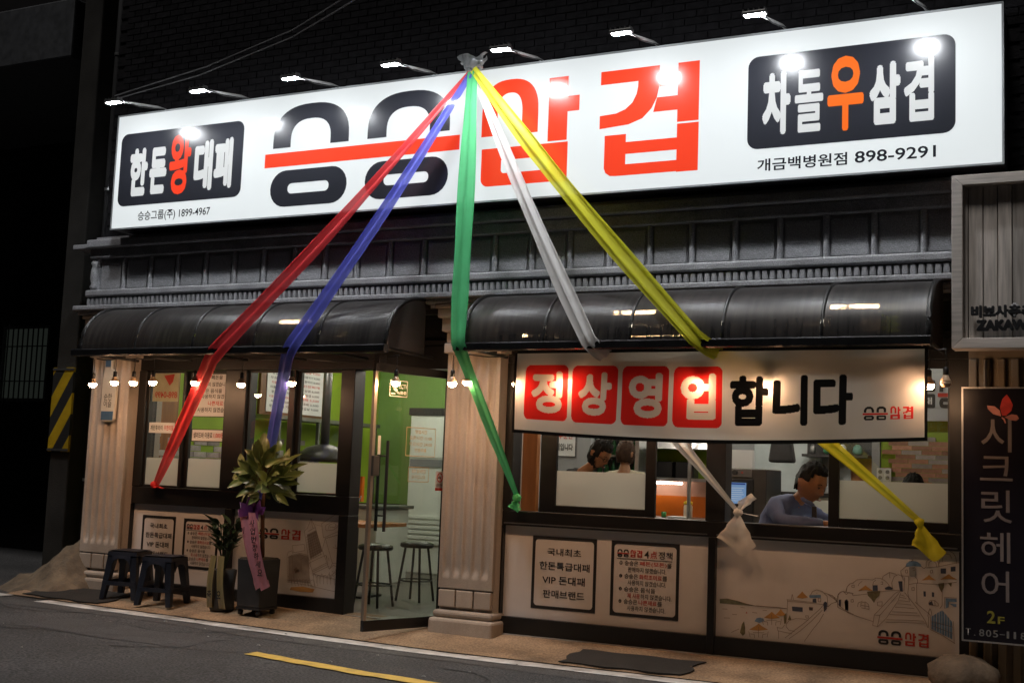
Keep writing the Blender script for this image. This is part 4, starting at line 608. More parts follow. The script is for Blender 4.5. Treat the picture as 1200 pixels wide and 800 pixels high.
# ------------------------------------------------------------------ string lights
def bulb(parent, x, z_, lit=True, y=-.78, zc=2.39):
    obj('drop_cord', B().tube([(x, y, zc), (x + .006, y, (zc + z_) / 2 + .05), (x, y, z_ + .085)], .004, 6), cablem, parent)
    s = obj('bulb_socket', B().lathe([(.012, .045), (.019, .05), (.019, .095), (.01, .105)], (x, y, z_), 12), cablem, parent, smooth=True)
    prof = [(.017, .05), (.024, .03), (.035, .012), (.037, 0)]; obj('bulb_neck', B().lathe(prof, (x, y, z_), 14), bulboff, parent, smooth=True)
    obj('bulb', B().lathe([(.037, -.001), (.035, -.014), (.026, -.028), (.01, -.035)], (x, y, z_), 14), bulbm if lit else bulboff, parent, smooth=True)
def garland(lab, xs, off=()):
    G = thing('string_light', lab, 'string light', (sum(xs) / len(xs), -.75, 2.39)); pts = []
    for a, c_ in zip(xs, xs[1:]):
        for k in range(8): t = k / 8; pts.append((a + (c_ - a) * t, -.75, 2.40 - .05 * min(1, abs(c_ - a)) * math.sin(math.pi * t)))
    pts.append((xs[-1], -.75, 2.40)); obj('cable', B().tube(pts, .006, 6), cablem, G)
    for i, x in enumerate(xs): bulb(G, x, 2.165 + random.uniform(-.012, .012), i not in off, -.80 if -4.5 < x < -1.3 else -.78)
garland('string of warm bulbs hanging over the window bay and the open door', [-9.03, -8.75, -8.51, -8.27, -7.76, -7.22, -6.66, -5.58])
garland('string of warm bulbs from the fluted pillar along behind the banner', [-5.035, -4.895, -4.43, -3.99, -2.89, -2.38, -1.285, -1.175], (7,))
# ------------------------------------------------------------------ stools
navy = mat('navy_plastic', (.011, .014, .024), .42, var=.3, scale=8, dirt=.35, dirtcol=(.05, .047, .042), bump=.1)
def stool(x, y, rz, lab):
    g = apz(x, y) + .001; T = thing('plastic_stool', lab, 'stool', (x, y, g), 'plastic stools in front of the window'); h = .46
    R_ = Matrix.Rotation(rz, 4, 'Z')
    def tr(b): b.v = [tuple((R_ @ Vector(v)) + Vector((x, y, g))) for v in b.v]; return b
    st = 'seat'
    b = B(); b.grid(lambda u, v: (math.copysign(abs(2 * u - 1) ** .8, 2 * u - 1) * .15, math.copysign(abs(2 * v - 1) ** .8, 2 * v - 1) * .15, h - .012 * (1 - max(abs(2 * u - 1), abs(2 * v - 1)) ** 4)), 10, 10)
    b.add([(-.15, -.15, h - .012), (.15, -.15, h - .012), (.15, .15, h - .012), (-.15, .15, h - .012), (-.158, -.158, h - .05), (.158, -.158, h - .05), (.158, .158, h - .05), (-.158, .158, h - .05)], [(0, 1, 5, 4), (1, 2, 6, 5), (2, 3, 7, 6), (3, 0, 4, 7)]); obj('seat', tr(b), navy, T, bevel=.008)
    for sx in (-1, 1):
        for sy in (-1, 1):
            t, e, w, q = .152, .192, .06, .042
            b = B().frust([(sx * e - sx * q * 1.2, sy * e - sy * q * 1.2, 0), (sx * e, sy * e - sy * q * 1.2, 0), (sx * e, sy * e, 0), (sx * e - sx * q * 1.2, sy * e, 0)], [(sx * t - sx * w * 1.3, sy * t - sy * w * 1.3, h - .05), (sx * t, sy * t - sy * w * 1.3, h - .05), (sx * t, sy * t, h - .05), (sx * t - sx * w * 1.3, sy * t, h - .05)]); obj('leg', tr(b), navy, T, bevel=.006)
    for k in range(4):
        Q = Matrix.Rotation(k * math.pi / 2, 4, 'Z'); b = B(); top = []; bot = []
        for j in range(13):
            u = -1 + 2 * j / 12; xx = .1 * u; top.append((xx, h - .045)); bot.append((xx, h - .075 - .07 * abs(u) ** 3))
        n = 13; vs = [(p[0], -.158, p[1]) for p in top] + [(p[0], -.162 - (h - p[1]) * .05, p[1]) for p in bot]; b.add(vs, [(i, i + 1, n + i + 1, n + i) for i in range(n - 1)]); b.v = [tuple(Q @ Vector(v)) for v in b.v]; obj('skirt', tr(b), navy, T, solid=.006)
        b = B().box(-.165, .165, -.182, -.176, .13, .17); b.v = [tuple(Q @ Vector(v)) for v in b.v]; obj('cross_brace', tr(b), navy, T)
stool(-8.74, -.42, .25, 'dark plastic stool beside the ramp, the one nearer the bottle-shaped sign'); stool(-8.22, -.5, .2, 'dark plastic stool beside the small flower plant, overlapping the other stool')
# ------------------------------------------------------------------ plants
def leafmesh(name, m, ln, wd, curl):
    b = B(); N = 7
    def fn(u, v): w = wd * math.sin(math.pi * min(1, v * .96 + .02) ** .75) ** .85; s_ = (u - .5); return (s_ * w, ln * v, -curl * v * v + abs(s_) * w * .35)
    b.grid(fn, 4, N); me = b.mesh(name); me.materials.append(m); me.polygons.foreach_set('use_smooth', [True] * len(me.polygons)); return me
PX, PYY = -7.18, -.42; PG = apz(PX, PYY)
PT = thing('potted_plant', 'leafy potted tree in a tall dark planter with a pink sash', 'potted plant', (PX, PYY, PG))
plm = mat('planter_grey', (.03, .03, .032), .6, var=.25, scale=6, dirt=.4, dirtcol=(.07, .062, .055), bump=.15)
b = B().frust([(PX - .125, PYY - .13, PG + .075), (PX + .125, PYY - .13, PG + .075), (PX + .125, PYY + .13, PG + .075), (PX - .125, PYY + .13, PG + .075)], [(PX - .135, PYY - .14, PG + .5), (PX + .135, PYY - .14, PG + .5), (PX + .135, PYY + .14, PG + .5), (PX - .135, PYY + .14, PG + .5)]); pot = obj('planter', b, plm, PT, bevel=.006)
b = B().frust([(PX - .125, PYY - .13, PG + .501), (PX + .125, PYY - .13, PG + .501), (PX + .125, PYY + .13, PG + .501), (PX - .125, PYY + .13, PG + .501)], [(PX - .115, PYY - .12, PG + .512), (PX + .115, PYY - .12, PG + .512), (PX + .115, PYY + .12, PG + .512), (PX - .115, PYY + .12, PG + .512)]); obj('soil', b, mat('soil', (.04, .03, .02), .9, bump=.8, bscale=60), pot)
obj('trolley', B().box(PX - .13, PX + .13, PYY - .13, PYY + .13, PG + .052, PG + .074), blackp, PT)
for sx in (-1, 1):
    for sy in (-1, 1): obj('caster', B().tube([(PX + sx * .1 - .012, PYY + sy * .1, PG + .026), (PX + sx * .1 + .012, PYY + sy * .1, PG + .026)], .026, 12), blackp, PT, smooth=True)
obj('trunk', B().tube([(PX + .03, PYY, PG + .5), (PX + .01, PYY + .01, PG + .75), (PX, PYY, PG + .98), (PX + .02, PYY, PG + 1.25)], [.022, .019, .017, .01], 8), wooddk, PT, smooth=True)
lms = [leafmesh('leaf', leafm, .17, .085, .04), leafmesh('leaf', leafm, .14, .07, .02), leafmesh('leaf', leafm, .19, .085, .07)]
br = B(); rnd = random.Random(3)
for i in range(125):
    a = rnd.uniform(0, 6.283); el = rnd.uniform(-.95, 1.3); r = rnd.uniform(.05, .25); cz = PG + 1.23
    c_ = Vector((PX + r * math.cos(a) * math.cos(el), PYY + .85 * r * math.sin(a) * math.cos(el), cz + r * 1.05 * math.sin(el)))
    dr = Vector((math.cos(a) * math.cos(el), math.sin(a) * math.cos(el), math.sin(el) * .8 + .25)).normalized()
    n0 = Vector((rnd.uniform(-.7, .9), -1, rnd.uniform(-.1, 1.0))); dr = (dr + Vector((rnd.uniform(-.7, .7), rnd.uniform(-.5, .5), rnd.uniform(-.5, .6)))).normalized(); n0 = (n0 - dr * n0.dot(dr)).normalized(); xx = dr.cross(n0); q = Matrix((xx, dr, n0)).transposed().to_quaternion()
    o = bpy.data.objects.new('leaf', lms[i % 3]); COL.objects.link(o); o.parent = PT; o.location = c_ - wloc(PT); o.rotation_mode = 'QUATERNION'; o.rotation_quaternion = q; s_ = rnd.uniform(.75, 1.1); o.scale = (s_, s_, s_)
    if i % 3 == 0: br.tube([(PX, PYY, cz - .12 + rnd.uniform(0, .2)), c_], .004, 5)
obj('branches', br, wooddk, PT)
sash = clothmat('pink_satin', (.62, .25, .3), trans=.2, clear=0, gloss=.08); bow = clothmat('purple_mesh', (.3, .1, .36), trans=.4, clear=.15, gloss=.1)
b = B()
for k in range(9):
    a = k * .7; b.grid(lambda u, v: (PX + .03 + .135 * math.cos(a) * math.sin(math.pi * u) + .03 * (v - .5) * math.cos(a * 3), PYY - .12 - .06 * math.sin(math.pi * u) - .02 * (k % 3), PG + .94 + .10 * math.sin(a) * math.sin(math.pi * u) + .07 * (v - .5)), 8, 3)
obj('bow', b, bow, PT, smooth=True)
for (xa, xb, ph) in ((-.075, .16, 0), (.04, .235, 1)):
    b = B(); y0 = PYY - .175
    fs = lambda u, v: (PX + xa + (xb - xa) * v + (u - .5) * .085, y0 - .012 * math.sin(u * 5 + ph) - .035 * math.sin(v * 3.14) + ph * -.012, PG + .92 - .66 * v + (.05 * (u - .5) if v > .9 else 0)); b.grid(fs, 6, 24); sp = obj('sash', b, sash, PT, smooth=True)
    if ph:
        for i, t in enumerate('사업번창하세요'):
            v = .14 + i * .108; cx = PX + xa + (xb - xa) * v; text('sash_letter', t, inkk, sp, cx - .027, cx + .027, PG + .92 - .66 * v - .03, PG + .92 - .66 * v + .03, y0 - .035 * math.sin(v * 3.14) - .034, .02)
    else: text('sash_letter', '이', inkk, sp, PX - .06, PX - .01, PG + .73, PG + .79, y0 - .055, .02)
# small plant with wrapped pot
QX, QY = -7.58, -.42; QG = apz(QX, QY); QP = thing('flower_plant', 'small dark leafy plant in a grey vase with gold ribbon, beside the tall planter', 'potted plant', (QX, QY, QG))
obj('vase', B().lathe([(.10, 0), (.115, .02), (.105, .2), (.12, .37), (.11, .372), (.09, .35)], (QX, QY, QG + .001), 16), mat('vase_grey', (.06, .06, .06), .5), QP, smooth=True)
for (dx, ph) in ((-.03, 0), (.06, 2)):
    b = B(); b.grid(lambda u, v: (QX + dx + (u - .5) * .07 + .05 * v * (1 if ph else -.2), QY - .115 - .03 * math.sin(v * 3) - .01 * math.sin(u * 7 + ph), QG + .50 - .47 * v), 5, 16); w_ = obj('gold_sash', b, clothmat('gold_satin%d' % ph, (.34, .27, .12), trans=.2, gloss=.12), QP, smooth=True)
    text('sash_letter', '오' if ph else '축', inkk, w_, QX + dx - .02 + ph * .01, QX + dx + .03 + ph * .01, QG + .12, QG + .19, QY - .16, .02)
lm2 = [leafmesh('leaf', leafd, .17, .06, .02), leafmesh('leaf', leafd, .13, .055, .03)]; br = B()
for i in range(46):
    st = i % 8; a = st * .785 + .3; ln = .2 + .28 * (i // 8) / 5; tip = Vector((math.cos(a) * .13, math.sin(a) * .1, .42)); base = Vector((QX, QY, QG + .36)); c_ = base + tip * (ln / .48) 
    if i < 8: br.tube([base, base + tip], .006, 5)
    sd = 1 if (i // 8) % 2 else -1; dr = Vector((math.cos(a + sd * 1.1) * .8, math.sin(a + sd * 1.1) * .8, .7)).normalized()
    o = bpy.data.objects.new('leaf', lm2[i % 2]); COL.objects.link(o); o.parent = QP; o.location = c_ - wloc(QP); o.rotation_mode = 'QUATERNION'; o.rotation_quaternion = dr.to_track_quat('Y', 'Z')
obj('stems', br, leafd, QP)
# ------------------------------------------------------------------ other signs
WS = thing('wooden_sign', 'weathered grey plank sign in a mitred wooden frame at the upper right', 'sign', (-.4, -.62, 2.4))
gw = mat('weathered_wood', (.52, .465, .42), .8, var=.28, scale=6, streak=(8, 8, .5), bump=.3, bscale=40); gw2 = mat('frame_wood', (.54, .485, .44), .75, var=.2, scale=6, streak=(.5, 8, 8), bump=.2, bscale=40)
wx0, wx1, wz0, wz1, t = -1.145, .45, 2.405, 3.615, .072
for pts in ([(wx0, wz0), (wx0 + t, wz0 + t), (wx0 + t, wz1 - t), (wx0, wz1)], [(wx0, wz1), (wx0 + t, wz1 - t), (wx1 - t, wz1 - t), (wx1, wz1)], [(wx1, wz1), (wx1 - t, wz1 - t), (wx1 - t, wz0 + t), (wx1, wz0)], [(wx1, wz0), (wx1 - t, wz0 + t), (wx0 + t, wz0 + t), (wx0, wz0)]):
    b = B(); b.add([(p[0], -.72, p[1]) for p in pts] + [(p[0], -.55, p[1]) for p in pts], [(0, 1, 2, 3), (7, 6, 5, 4)] + [(i, (i + 1) % 4, 4 + (i + 1) % 4, 4 + i) for i in range(4)]); obj('frame_board', b, gw2, WS, bevel=.004)
x = wx0 + t + .002
for k, w_ in enumerate((.03, .097, .094, .093, .096, .094, .095, .095, .096, .095, .095, .095, .095, .095, .09)):
    if x + w_ > wx1 - t: w_ = wx1 - t - x - .004
    if w_ > .01: box('plank', gw, WS, x, x + w_ - .006, -.655 + .003 * (k % 3), -.6, wz0 + t + .002, wz1 - t - .002, bevel=.003)
    x += w_
obj('back_board', B().box(wx0 + .02, wx1 - .02, -.58, -.4, wz0 + .03, wz1 - .03), wooddk, WS)
def solidtext(name, t, m, parent, x0, x1, z0, z1, y, bold, th): o = text(name, t, m, parent, x0, x1, z0, z1, y, bold); md = o.modifiers.new('s', 'SOLIDIFY'); md.thickness = th; md.offset = 1; return o
solidtext('raised_letter', '비보사추추', blackp, WS, -1.02, -.62, 2.615, 2.70, -.69, .06, .035); solidtext('raised_letter', 'ZAKAWA', blackp, WS, -.985, -.60, 2.525, 2.60, -.69, .08, .035)
HS = thing('hair_salon_sign', 'tall dark vertical sign with pale Korean lettering and a red butterfly', 'sign', (-.72, -.3, .4))
box('sign_panel', mat('sign_dark_purple', (.008, .006, .010), .3, var=.1), HS, -1.118, -.32, -.31, -.2, .415, 2.165)
b = B(); 
for (x0, x1, z0, z1) in ((-1.13, -1.118, .405, 2.175), (-.32, -.308, .405, 2.175), (-1.118, -.32, 2.165, 2.175), (-1.118, -.32, .405, .415)): b.box(x0, x1, -.318, -.19, z0, z1)
obj('sign_edge', b, mat('alu_edge', (.5, .48, .46), .4, metal=.8), HS)
pinkt = mat('salon_letter', (.17, .145, .14), .5, var=.05)
for t, z0, z1, x0, x1 in (('시', 1.72, 1.97, -1.0, -.80), ('크', 1.52, 1.69, -1.008, -.795), ('릿', 1.23, 1.455, -1.0, -.80), ('헤', .955, 1.165, -1.008, -.812), ('어', .69, .90, -1.0, -.82)): text('salon_lettering', t, pinkt, HS, x0, x1, z0, z1, -.313, .004)
text('salon_lettering', '2', mat('olive_letter', (.22, .2, .03), .5, var=0), HS, -.965, -.91, .54, .625, -.313, .02); text('salon_lettering', 'F', MATS['olive_letter'], HS, -.895, -.85, .54, .59, -.313, .02)
[text('salon_lettering', ch, mat('phone_letter', (.17, .17, .17), .5, var=0), HS, -1.105 + k * .0445 + (.01 if ch == '.' else 0), -1.105 + k * .0445 + (.02 if ch == '.' else .016 if ch == '1' else .034), .447 if ch != '-' else .467, .495 if ch not in '.-' else (.455 if ch == '.' else .472), -.313, .01) for k, ch in enumerate('T.805-1181')]
redb = mat('butterfly_red', (.5, .04, .03), .4, var=.25, scale=20); pnk = mat('butterfly_pink', (.5, .2, .16), .4, var=.2, scale=20)
for nm, m, P in (('butterfly_wing', redb, [(-.862, 1.975), (-.875, 2.03), (-.86, 2.09), (-.83, 2.125), (-.808, 2.09), (-.79, 2.05), (-.80, 2.01), (-.835, 1.975)]), ('butterfly_wing', pnk, [(-.868, 1.97), (-.92, 1.985), (-.955, 2.02), (-.96, 2.045), (-.91, 2.04), (-.875, 2.01)]), ('butterfly_wing', pnk, [(-.845, 1.965), (-.80, 1.985), (-.765, 1.98), (-.75, 1.955), (-.77, 1.94), (-.81, 1.945)]), ('butterfly_body', pnk, [(-.862, 1.965), (-.845, 1.955), (-.835, 1.925), (-.842, 1.92), (-.852, 1.945), (-.865, 1.958)])): obj(nm, B().polyxz(P, -.3135), m, HS)
NW = thing('neighbour_wall', 'ribbed beige wall strip behind the hair salon sign', 'wall', (-.4, -.1, 0)); beige = mat('beige_cladding', (.24, .19, .13), .7, var=.2, scale=3)
box('wall_backing', beige, NW, -1.105, 1.2, -.12, .1, -.1, 2.89)
for k in range(24): box('wall_rib', beige, NW, -1.1 + k * .095, -1.045 + k * .095, -.16, -.12, .0, 2.39, bevel=.01)
obj('conduit', B().tube([(-.985, -.19, 2.38), (-.985, -.19, 2.1)], .014, 8), dsteel, NW)
BS = thing('bottle_sign', 'flat bottle-shaped board with blue cap on the left pillar', 'sign', (-9.36, -.22, 1.82)); cream = mat('bottle_cream', (.5, .47, .4), .5, var=.1); blu = mat('bottle_blue', (.06, .12, .2), .5, var=.2)
def slabp(name, pts, m, y0, y1): b = B(); n = len(pts); b.add([(p[0], y0, p[1]) for p in pts] + [(p[0], y1, p[1]) for p in pts], [tuple(range(n)), tuple(range(n, 2 * n))[::-1]] + [(i, (i + 1) % n, n + (i + 1) % n, n + i) for i in range(n)]); return obj(name, b, m, BS, bevel=.003)
out = [(-9.45, 1.84), (-9.43, 1.815), (-9.29, 1.815), (-9.27, 1.84), (-9.265, 2.2), (-9.27, 2.26), (-9.3, 2.32), (-9.345, 2.35), (-9.345, 2.45), (-9.435, 2.45), (-9.435, 2.35), (-9.45, 2.27), (-9.455, 2.2)]
slabp('board', out, cream, -.235, -.2); slabp('cap', [(-9.425, 2.37), (-9.355, 2.37), (-9.355, 2.44), (-9.425, 2.44)], blu, -.24, -.236); slabp('label_band', [(-9.44, 1.83), (-9.28, 1.83), (-9.28, 1.92), (-9.44, 1.92)], blu, -.24, -.236)
text('board_lettering', '순한\n이슬', inkk, BS, -9.42, -9.31, 1.96, 2.1, -.2365, .01)
# ------------------------------------------------------------------ alley on the left
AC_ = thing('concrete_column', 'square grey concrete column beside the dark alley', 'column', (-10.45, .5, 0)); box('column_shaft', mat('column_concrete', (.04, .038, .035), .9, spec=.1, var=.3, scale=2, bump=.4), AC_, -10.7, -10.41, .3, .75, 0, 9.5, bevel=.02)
HZ = thing('hazard_guard', 'yellow and black striped hazard guard wrapped round the concrete column', 'hazard guard', (-10.45, .28, 1.5))
yel = mat('hazard_yellow', (.45, .3, .01), .45, var=.2, bump=.5, bscale=30, dirt=.3); blk = mat('hazard_black', (.02, .02, .02), .5, var=.1)
hx0, hx1, hz0, hz1 = -10.705, -10.40, 1.5, 2.42
def clipstripe(k):
    a = hz0 - .55 + k * .23; pts = []
    poly = [(hx0, a), (hx1, a + .5), (hx1, a + .73), (hx0, a + .23)]
    for (s_, v_) in ((1, hz0), (-1, hz1)):
        o = []
        for i in range(len(poly)):
            p, q = poly[i], poly[(i + 1) % len(poly)]; fp, fq = s_ * (p[1] - v_), s_ * (q[1] - v_)
            if fp >= 0: o.append(p)
            if fp * fq < 0: tt = fp / (fp - fq); o.append((p[0] + (q[0] - p[0]) * tt, p[1] + (q[1] - p[1]) * tt))
        poly = o
        if len(poly) < 3: return None
    return poly
for k in range(8):
    P = clipstripe(k)
    if P: b = B(); n = len(P); b.add([(p[0], .27, p[1]) for p in P] + [(p[0], .298, p[1]) for p in P], [tuple(range(n)), tuple(range(n, 2 * n))[::-1]] + [(i, (i + 1) % n, n + (i + 1) % n, n + i) for i in range(n)]); obj('stripe', b, (yel, blk)[k % 2], HZ)
for z_ in (hz0 + .02, hz1 - .02): obj('guard_band', B().box(hx0 - .004, hx1 + .004, .262, .2695, z_ - .012, z_ + .012), dsteel, HZ)
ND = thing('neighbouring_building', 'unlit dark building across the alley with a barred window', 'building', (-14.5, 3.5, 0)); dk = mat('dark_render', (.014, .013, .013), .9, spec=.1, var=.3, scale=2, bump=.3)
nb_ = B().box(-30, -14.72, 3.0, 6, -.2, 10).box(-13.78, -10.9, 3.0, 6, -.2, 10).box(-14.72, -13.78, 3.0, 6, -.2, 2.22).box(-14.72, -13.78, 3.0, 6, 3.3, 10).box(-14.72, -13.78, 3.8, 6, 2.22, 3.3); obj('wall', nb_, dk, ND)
nw = frame('window', -14.72, -13.78, 2.22, 3.3, 2.98, 3.04, .04, ND, mat('window_dark', (.03, .03, .03), .5)); pane(nw, -14.68, -13.82, 2.26, 3.26, 3.02, emit('dim_window', (.5, .6, .5), .02))
for k in range(9): obj('bar', B().tube([(-14.66 + k * .1, 2.94, 2.2), (-14.66 + k * .1, 2.94, 3.32)], .011, 6), blackp, nw)
for z_ in (2.5, 3.0): obj('bar', B().tube([(-14.74, 2.955, z_), (-13.76, 2.955, z_)], .009, 6), blackp, nw)
tag(obj('balcony_shade_box', B().box(-18, -10.75, .2, 3.0, 5.95, 6.65), mat('dark_lattice', (.03, .032, .036), .6, var=.3, scale=12), None, bevel=.02), 'dark balcony box high over the alley, enlarged to keep the overhead light off the ground', 'balcony')  # extended over the alley to block the overhead lamp and darken the ground
# overhead wires, boulder
for lab, P in (('thin overhead wire sagging above the sign, the upper of two', [(-9.74, -.08, 5.30), (-8.3, -.3, 5.38), (-7.1, -.5, 5.53), (-5.6, -.9, 5.83), (-3.0, -1.6, 6.5)]), ('thin overhead wire sagging above the sign, the lower of two', [(-9.74, -.08, 5.26), (-8.4, -.28, 5.31), (-7.1, -.5, 5.46), (-5.6, -.9, 5.74), (-3.0, -1.6, 6.4)])):
    tag(obj('overhead_wire', B().tube(P, .006, 6), mat('wire_grey', (.25, .25, .26), .4, var=0), None), lab, 'wire', 'overhead wires')
b = B(); rk = random.Random(5)
b.lathe([(.17, -.02), (.21, .02), (.225, .06), (.23, .1), (.215, .15), (.18, .19), (.12, .215), (.06, .23), (.01, .235)], (-1.12, -.28, apz(-1.1, -.28)), 36)
def rough_(p): n_ = NZ_.fractal(Vector(p) * 7, .7, 2.1, 5) * .035; d = (Vector(p) - Vector((-1.12, -.28, .15))).normalized(); return tuple(Vector(p) + d * n_)
b.v = [rough_(p) for p in b.v]
tag(obj('boulder', b, mat('rock', (.12, .085, .055), .85, var=.3, scale=8, bump=.8, bscale=25), None, smooth=True), 'rounded brown boulder on the pavement below the hair salon sign', 'boulder')
# E3

DP = thing('downpipe', 'thin dark drainpipe running up the left corner of the brick wall', 'pipe', (-9.87, 0, 0)); obj('pipe', B().tube([(-9.87, .05, .1), (-9.87, .05, 9)], .035, 12), mat('pipe_dark', (.02, .02, .021), .7, spec=.1), DP, smooth=True)
for z_ in (1.2, 2.8, 4.3, 5.8): obj('pipe_clamp', B().tube([(-9.87, .05, z_), (-9.87, .05, z_ + .03)], .042, 12), dsteel, DP)
# ================================================================== papers stuck on the windows (parts of the panes)
def slip(w, x0, x1, z0, z1, y, txts, border=None, m=paper, nm='paper_slip'):
    p_ = obj(nm, B().quadxz(x0, x1, z0, z1, y), m, w)
    if border: obj('slip_border', B().ring(rrect(x0, x1, z0, z1, .001), rrect(x0 + .008, x1 - .008, z0 + .008, z1 - .008, .002), y - .001), border, w)
    for (t, a, c_, zb, zt, mm, mir) in txts: text('slip_lettering', t, mm, w, x0 + (x1 - x0) * a, x0 + (x1 - x0) * c_, z0 + (z1 - z0) * zb, z0 + (z1 - z0) * zt, y - .002, .015, mirror=mir)
slip(w1, -9.0, -8.665, 1.72, 1.825, -.008, [('계란후라이', .06, .54, .25, .75, inkk, 0), ('무한리필', .6, .96, .25, .75, inkr, 0)])
slip(w2, -8.475, -8.045, 1.645, 1.77, .036, [('샐러드바 이용료', .06, .62, .28, .75, inkk, 0), ('1,000원', .66, .95, .28, .75, inkr, 0)], inkk)
slip(w2, -8.475, -8.032, 1.89, 2.326, .036, [('승승은 폐돈을', .1, .8, .86, .96, inkk, 0), ('판매하지 않겠습니다', .1, .98, .70, .80, inkk, 0), ('승승은 음식을', .1, .8, .55, .65, inkk, 0), ('재사용하지 않겠습', .1, .98, .42, .52, inkk, 0), ('④', .02, .1, .27, .36, inkk, 0), ('나쁜재료', .42, .85, .26, .37, inkr, 0), ('를', .87, .97, .26, .37, inkk, 0), ('사용하지 않겠습니', .12, .98, .11, .22, inkk, 0)], inkk)
po = slip(w1, -9.0, -8.66, 2.04, 2.326, .012, [('898-0499', .1, .95, .12, .35, inkr, 1)], None, mat('cream_poster', (.5, .44, .3), .6, var=.15))
obj('slip_mark', B().polyxz([(-8.86, 2.3), (-8.72, 2.32), (-8.74, 2.24), (-8.78, 2.2)], .009), inkr, w1)
# ================================================================== inside the restaurant
for i, (x, y, lab) in enumerate(((-2.15, 1.0, 'ceiling tube light seen through the awning by the yellow ribbon'), (-4.15, 1.0, 'ceiling tube light seen through the awning by the white ribbon'), (-8.0, 1.0, 'ceiling tube light over the stool window bay'), (-6.4, 2.6, 'ceiling tube light over the door aisle'), (-8.6, 3.2, 'ceiling tube light near the green side wall'), (-7.5, 4.0, 'ceiling tube light added to brighten the air conditioner'), (-4.6, 3.0, 'ceiling tube light in front of the kitchen'), (-2.6, 3.2, 'ceiling tube light at the back of the room'))):  # the tube by the air conditioner is an extra one, added to brighten it
    T = thing('tube_light', lab, 'ceiling light', (x, y, 3.05), 'ceiling tube lights indoors'); obj('fixture', B().box(x - .4, x + .4, y - .06, y + .06, 2.99, 3.055), acw, T); hl = .2 if y < 1.5 else .36; obj('tube', B().tube([(x - hl, y, 2.965), (x + hl, y, 2.965)], .018, 10), tubem, T)
for x, lab in ((-2.12, 'round cream fan seen through the awning near the wooden sign'), (-4.12, 'round cream fan seen through the awning near the white ribbon')):
    F_ = thing('wall_fan', lab, 'fan', (x, .55, 2.55), 'round fans indoors'); cm = mat('fan_cream', (.6, .5, .38), .5, var=.05)
    for r in (.13, .105, .08, .055, .03): obj('cage_ring', B().tube([(x + r * math.cos(a * .3142), .5 - .02 * (1 - r / .13), 2.76 + r * math.sin(a * .3142)) for a in range(21)], .005, 6, False), cm, F_)
    obj('fan_hub', B().tube([(x, .47, 2.76), (x, .56, 2.76)], .025, 10), cm, F_); obj('fan_disc', B().tube([(x, .515, 2.76), (x, .525, 2.76)], .12, 24), cm, F_); obj('fan_stem', B().tube([(x, .55, 2.76), (x, .6, 3.05)], .012, 8), cm, F_)
# left side wall: menu boards, shelf, brick tiles
def onwall(name, y0, y1, z0, z1, m, parent, d=.0): return obj(name, B().box(-9.6 + .004 + d, -9.6 + .012 + d, y0, y1, z0, z1), m, parent)
MB = thing('menu_board', 'framed menu posters on the green side wall', 'menu board', (-9.58, 3.1, 2.05)); obj('board_frame', B().box(-9.598, -9.56, 2.45, 3.82, 2.06, 2.74), wooddk, MB)
for (y0, y1) in ((2.56, 3.1), (3.2, 3.72)):
    q = onwall('menu_sheet', y0, y1, 2.1, 2.7, paper, MB, .04); wm = lambda X, Z, y: (-9.545, X, Z); wmm = lambda X, Z, y: (-9.544, X, Z)
    for k in range(9):
        text('menu_lettering', random.choice(('삼겹살 9,000', '대패 5,500', '차돌박이 8,000', '우삼겹 6,500', '된장찌개')), inkk if k % 3 else inkr, q, y0 + .05 + .03 * (k % 2), y1 - .08, 2.62 - k * .058, 2.655 - k * .058, 0, .01, mapf=wm)
SH = thing('wall_shelf', 'long pale shelf with legs below the menu posters', 'shelf', (-9.4, 3.2, .1)); obj('shelf_top', B().box(-9.55, -9.2, 2.35, 4.6, 2.0, 2.045), dsteel, SH)
for y in (2.4, 3.2, 4.5): obj('shelf_leg', B().box(-9.25, -9.21, y, y + .04, .11, 2.0), dsteel, SH)
bt = bpy.data.meshes.new('wall_brick'); bt = B().box(0, .012, 0, .21, 0, .062).mesh('wall_brick'); bt.materials.append(tilegr); sw = [o for o in bpy.data.objects if o.name == 'side_wall'][0]
for r in range(9):
    for k in range(14):
        y = .6 + k * .22 + (r % 2) * .1; z_ = 1.15 + r * .07
        if r > 5 and (k * 7 + r * 3) % 5 < 2: continue
        piece('wall_brick', bt, (-9.599, y, z_), sw)
onwall('wood_lining', .14, 1.06, .11, 2.6, woodm, RB)
CT = thing('serving_counter', 'orange-fronted counter with grey top seen past the door', 'counter', (-8.0, 3.0, .1)); obj('counter_body', B().box(-8.35, -7.95, 2.7, 3.4, .108, .98), acw, CT, bevel=.01); obj('counter_top', B().box(-8.38, -7.9, 2.66, 3.44, .982, 1.02), dsteel, CT, bevel=.006); obj('orange_front', B().box(-8.9, -8.38, 3.0, 3.05, 1.05, 1.35), orange, CT)
for k in range(3): obj('tongs', B().tube([(-8.3 + k * .12, 2.8, 1.02), (-8.22 + k * .12, 2.75, 1.12)], .008, 6), steel, CT)
AC = thing('air_conditioner', 'tall white standing air conditioner seen through the open door', 'air conditioner', (-8.45, 4.75, .106)); obj('cabinet', B().box(-8.72, -8.12, 4.6, 4.95, .107, 2.18), acw, AC, bevel=.015); obj('top_grille', B().box(-8.74, -8.10, 4.575, 4.96, 2.182, 2.28), blackp, AC, bevel=.01)
obj('front_panel', B().box(-8.69, -8.15, 4.585, 4.598, 1.62, 2.14), acw, AC, bevel=.004); obj('control_strip', B().box(-8.69, -8.15, 4.583, 4.598, 1.5, 1.6), mat('strip_grey', (.2, .2, .21), .4), AC)
for k in range(6): obj('louvre', B().box(-8.68, -8.16, 4.57, 4.599, .49 + k * .066, .49 + k * .066 + .045), acw, AC, bevel=.004)
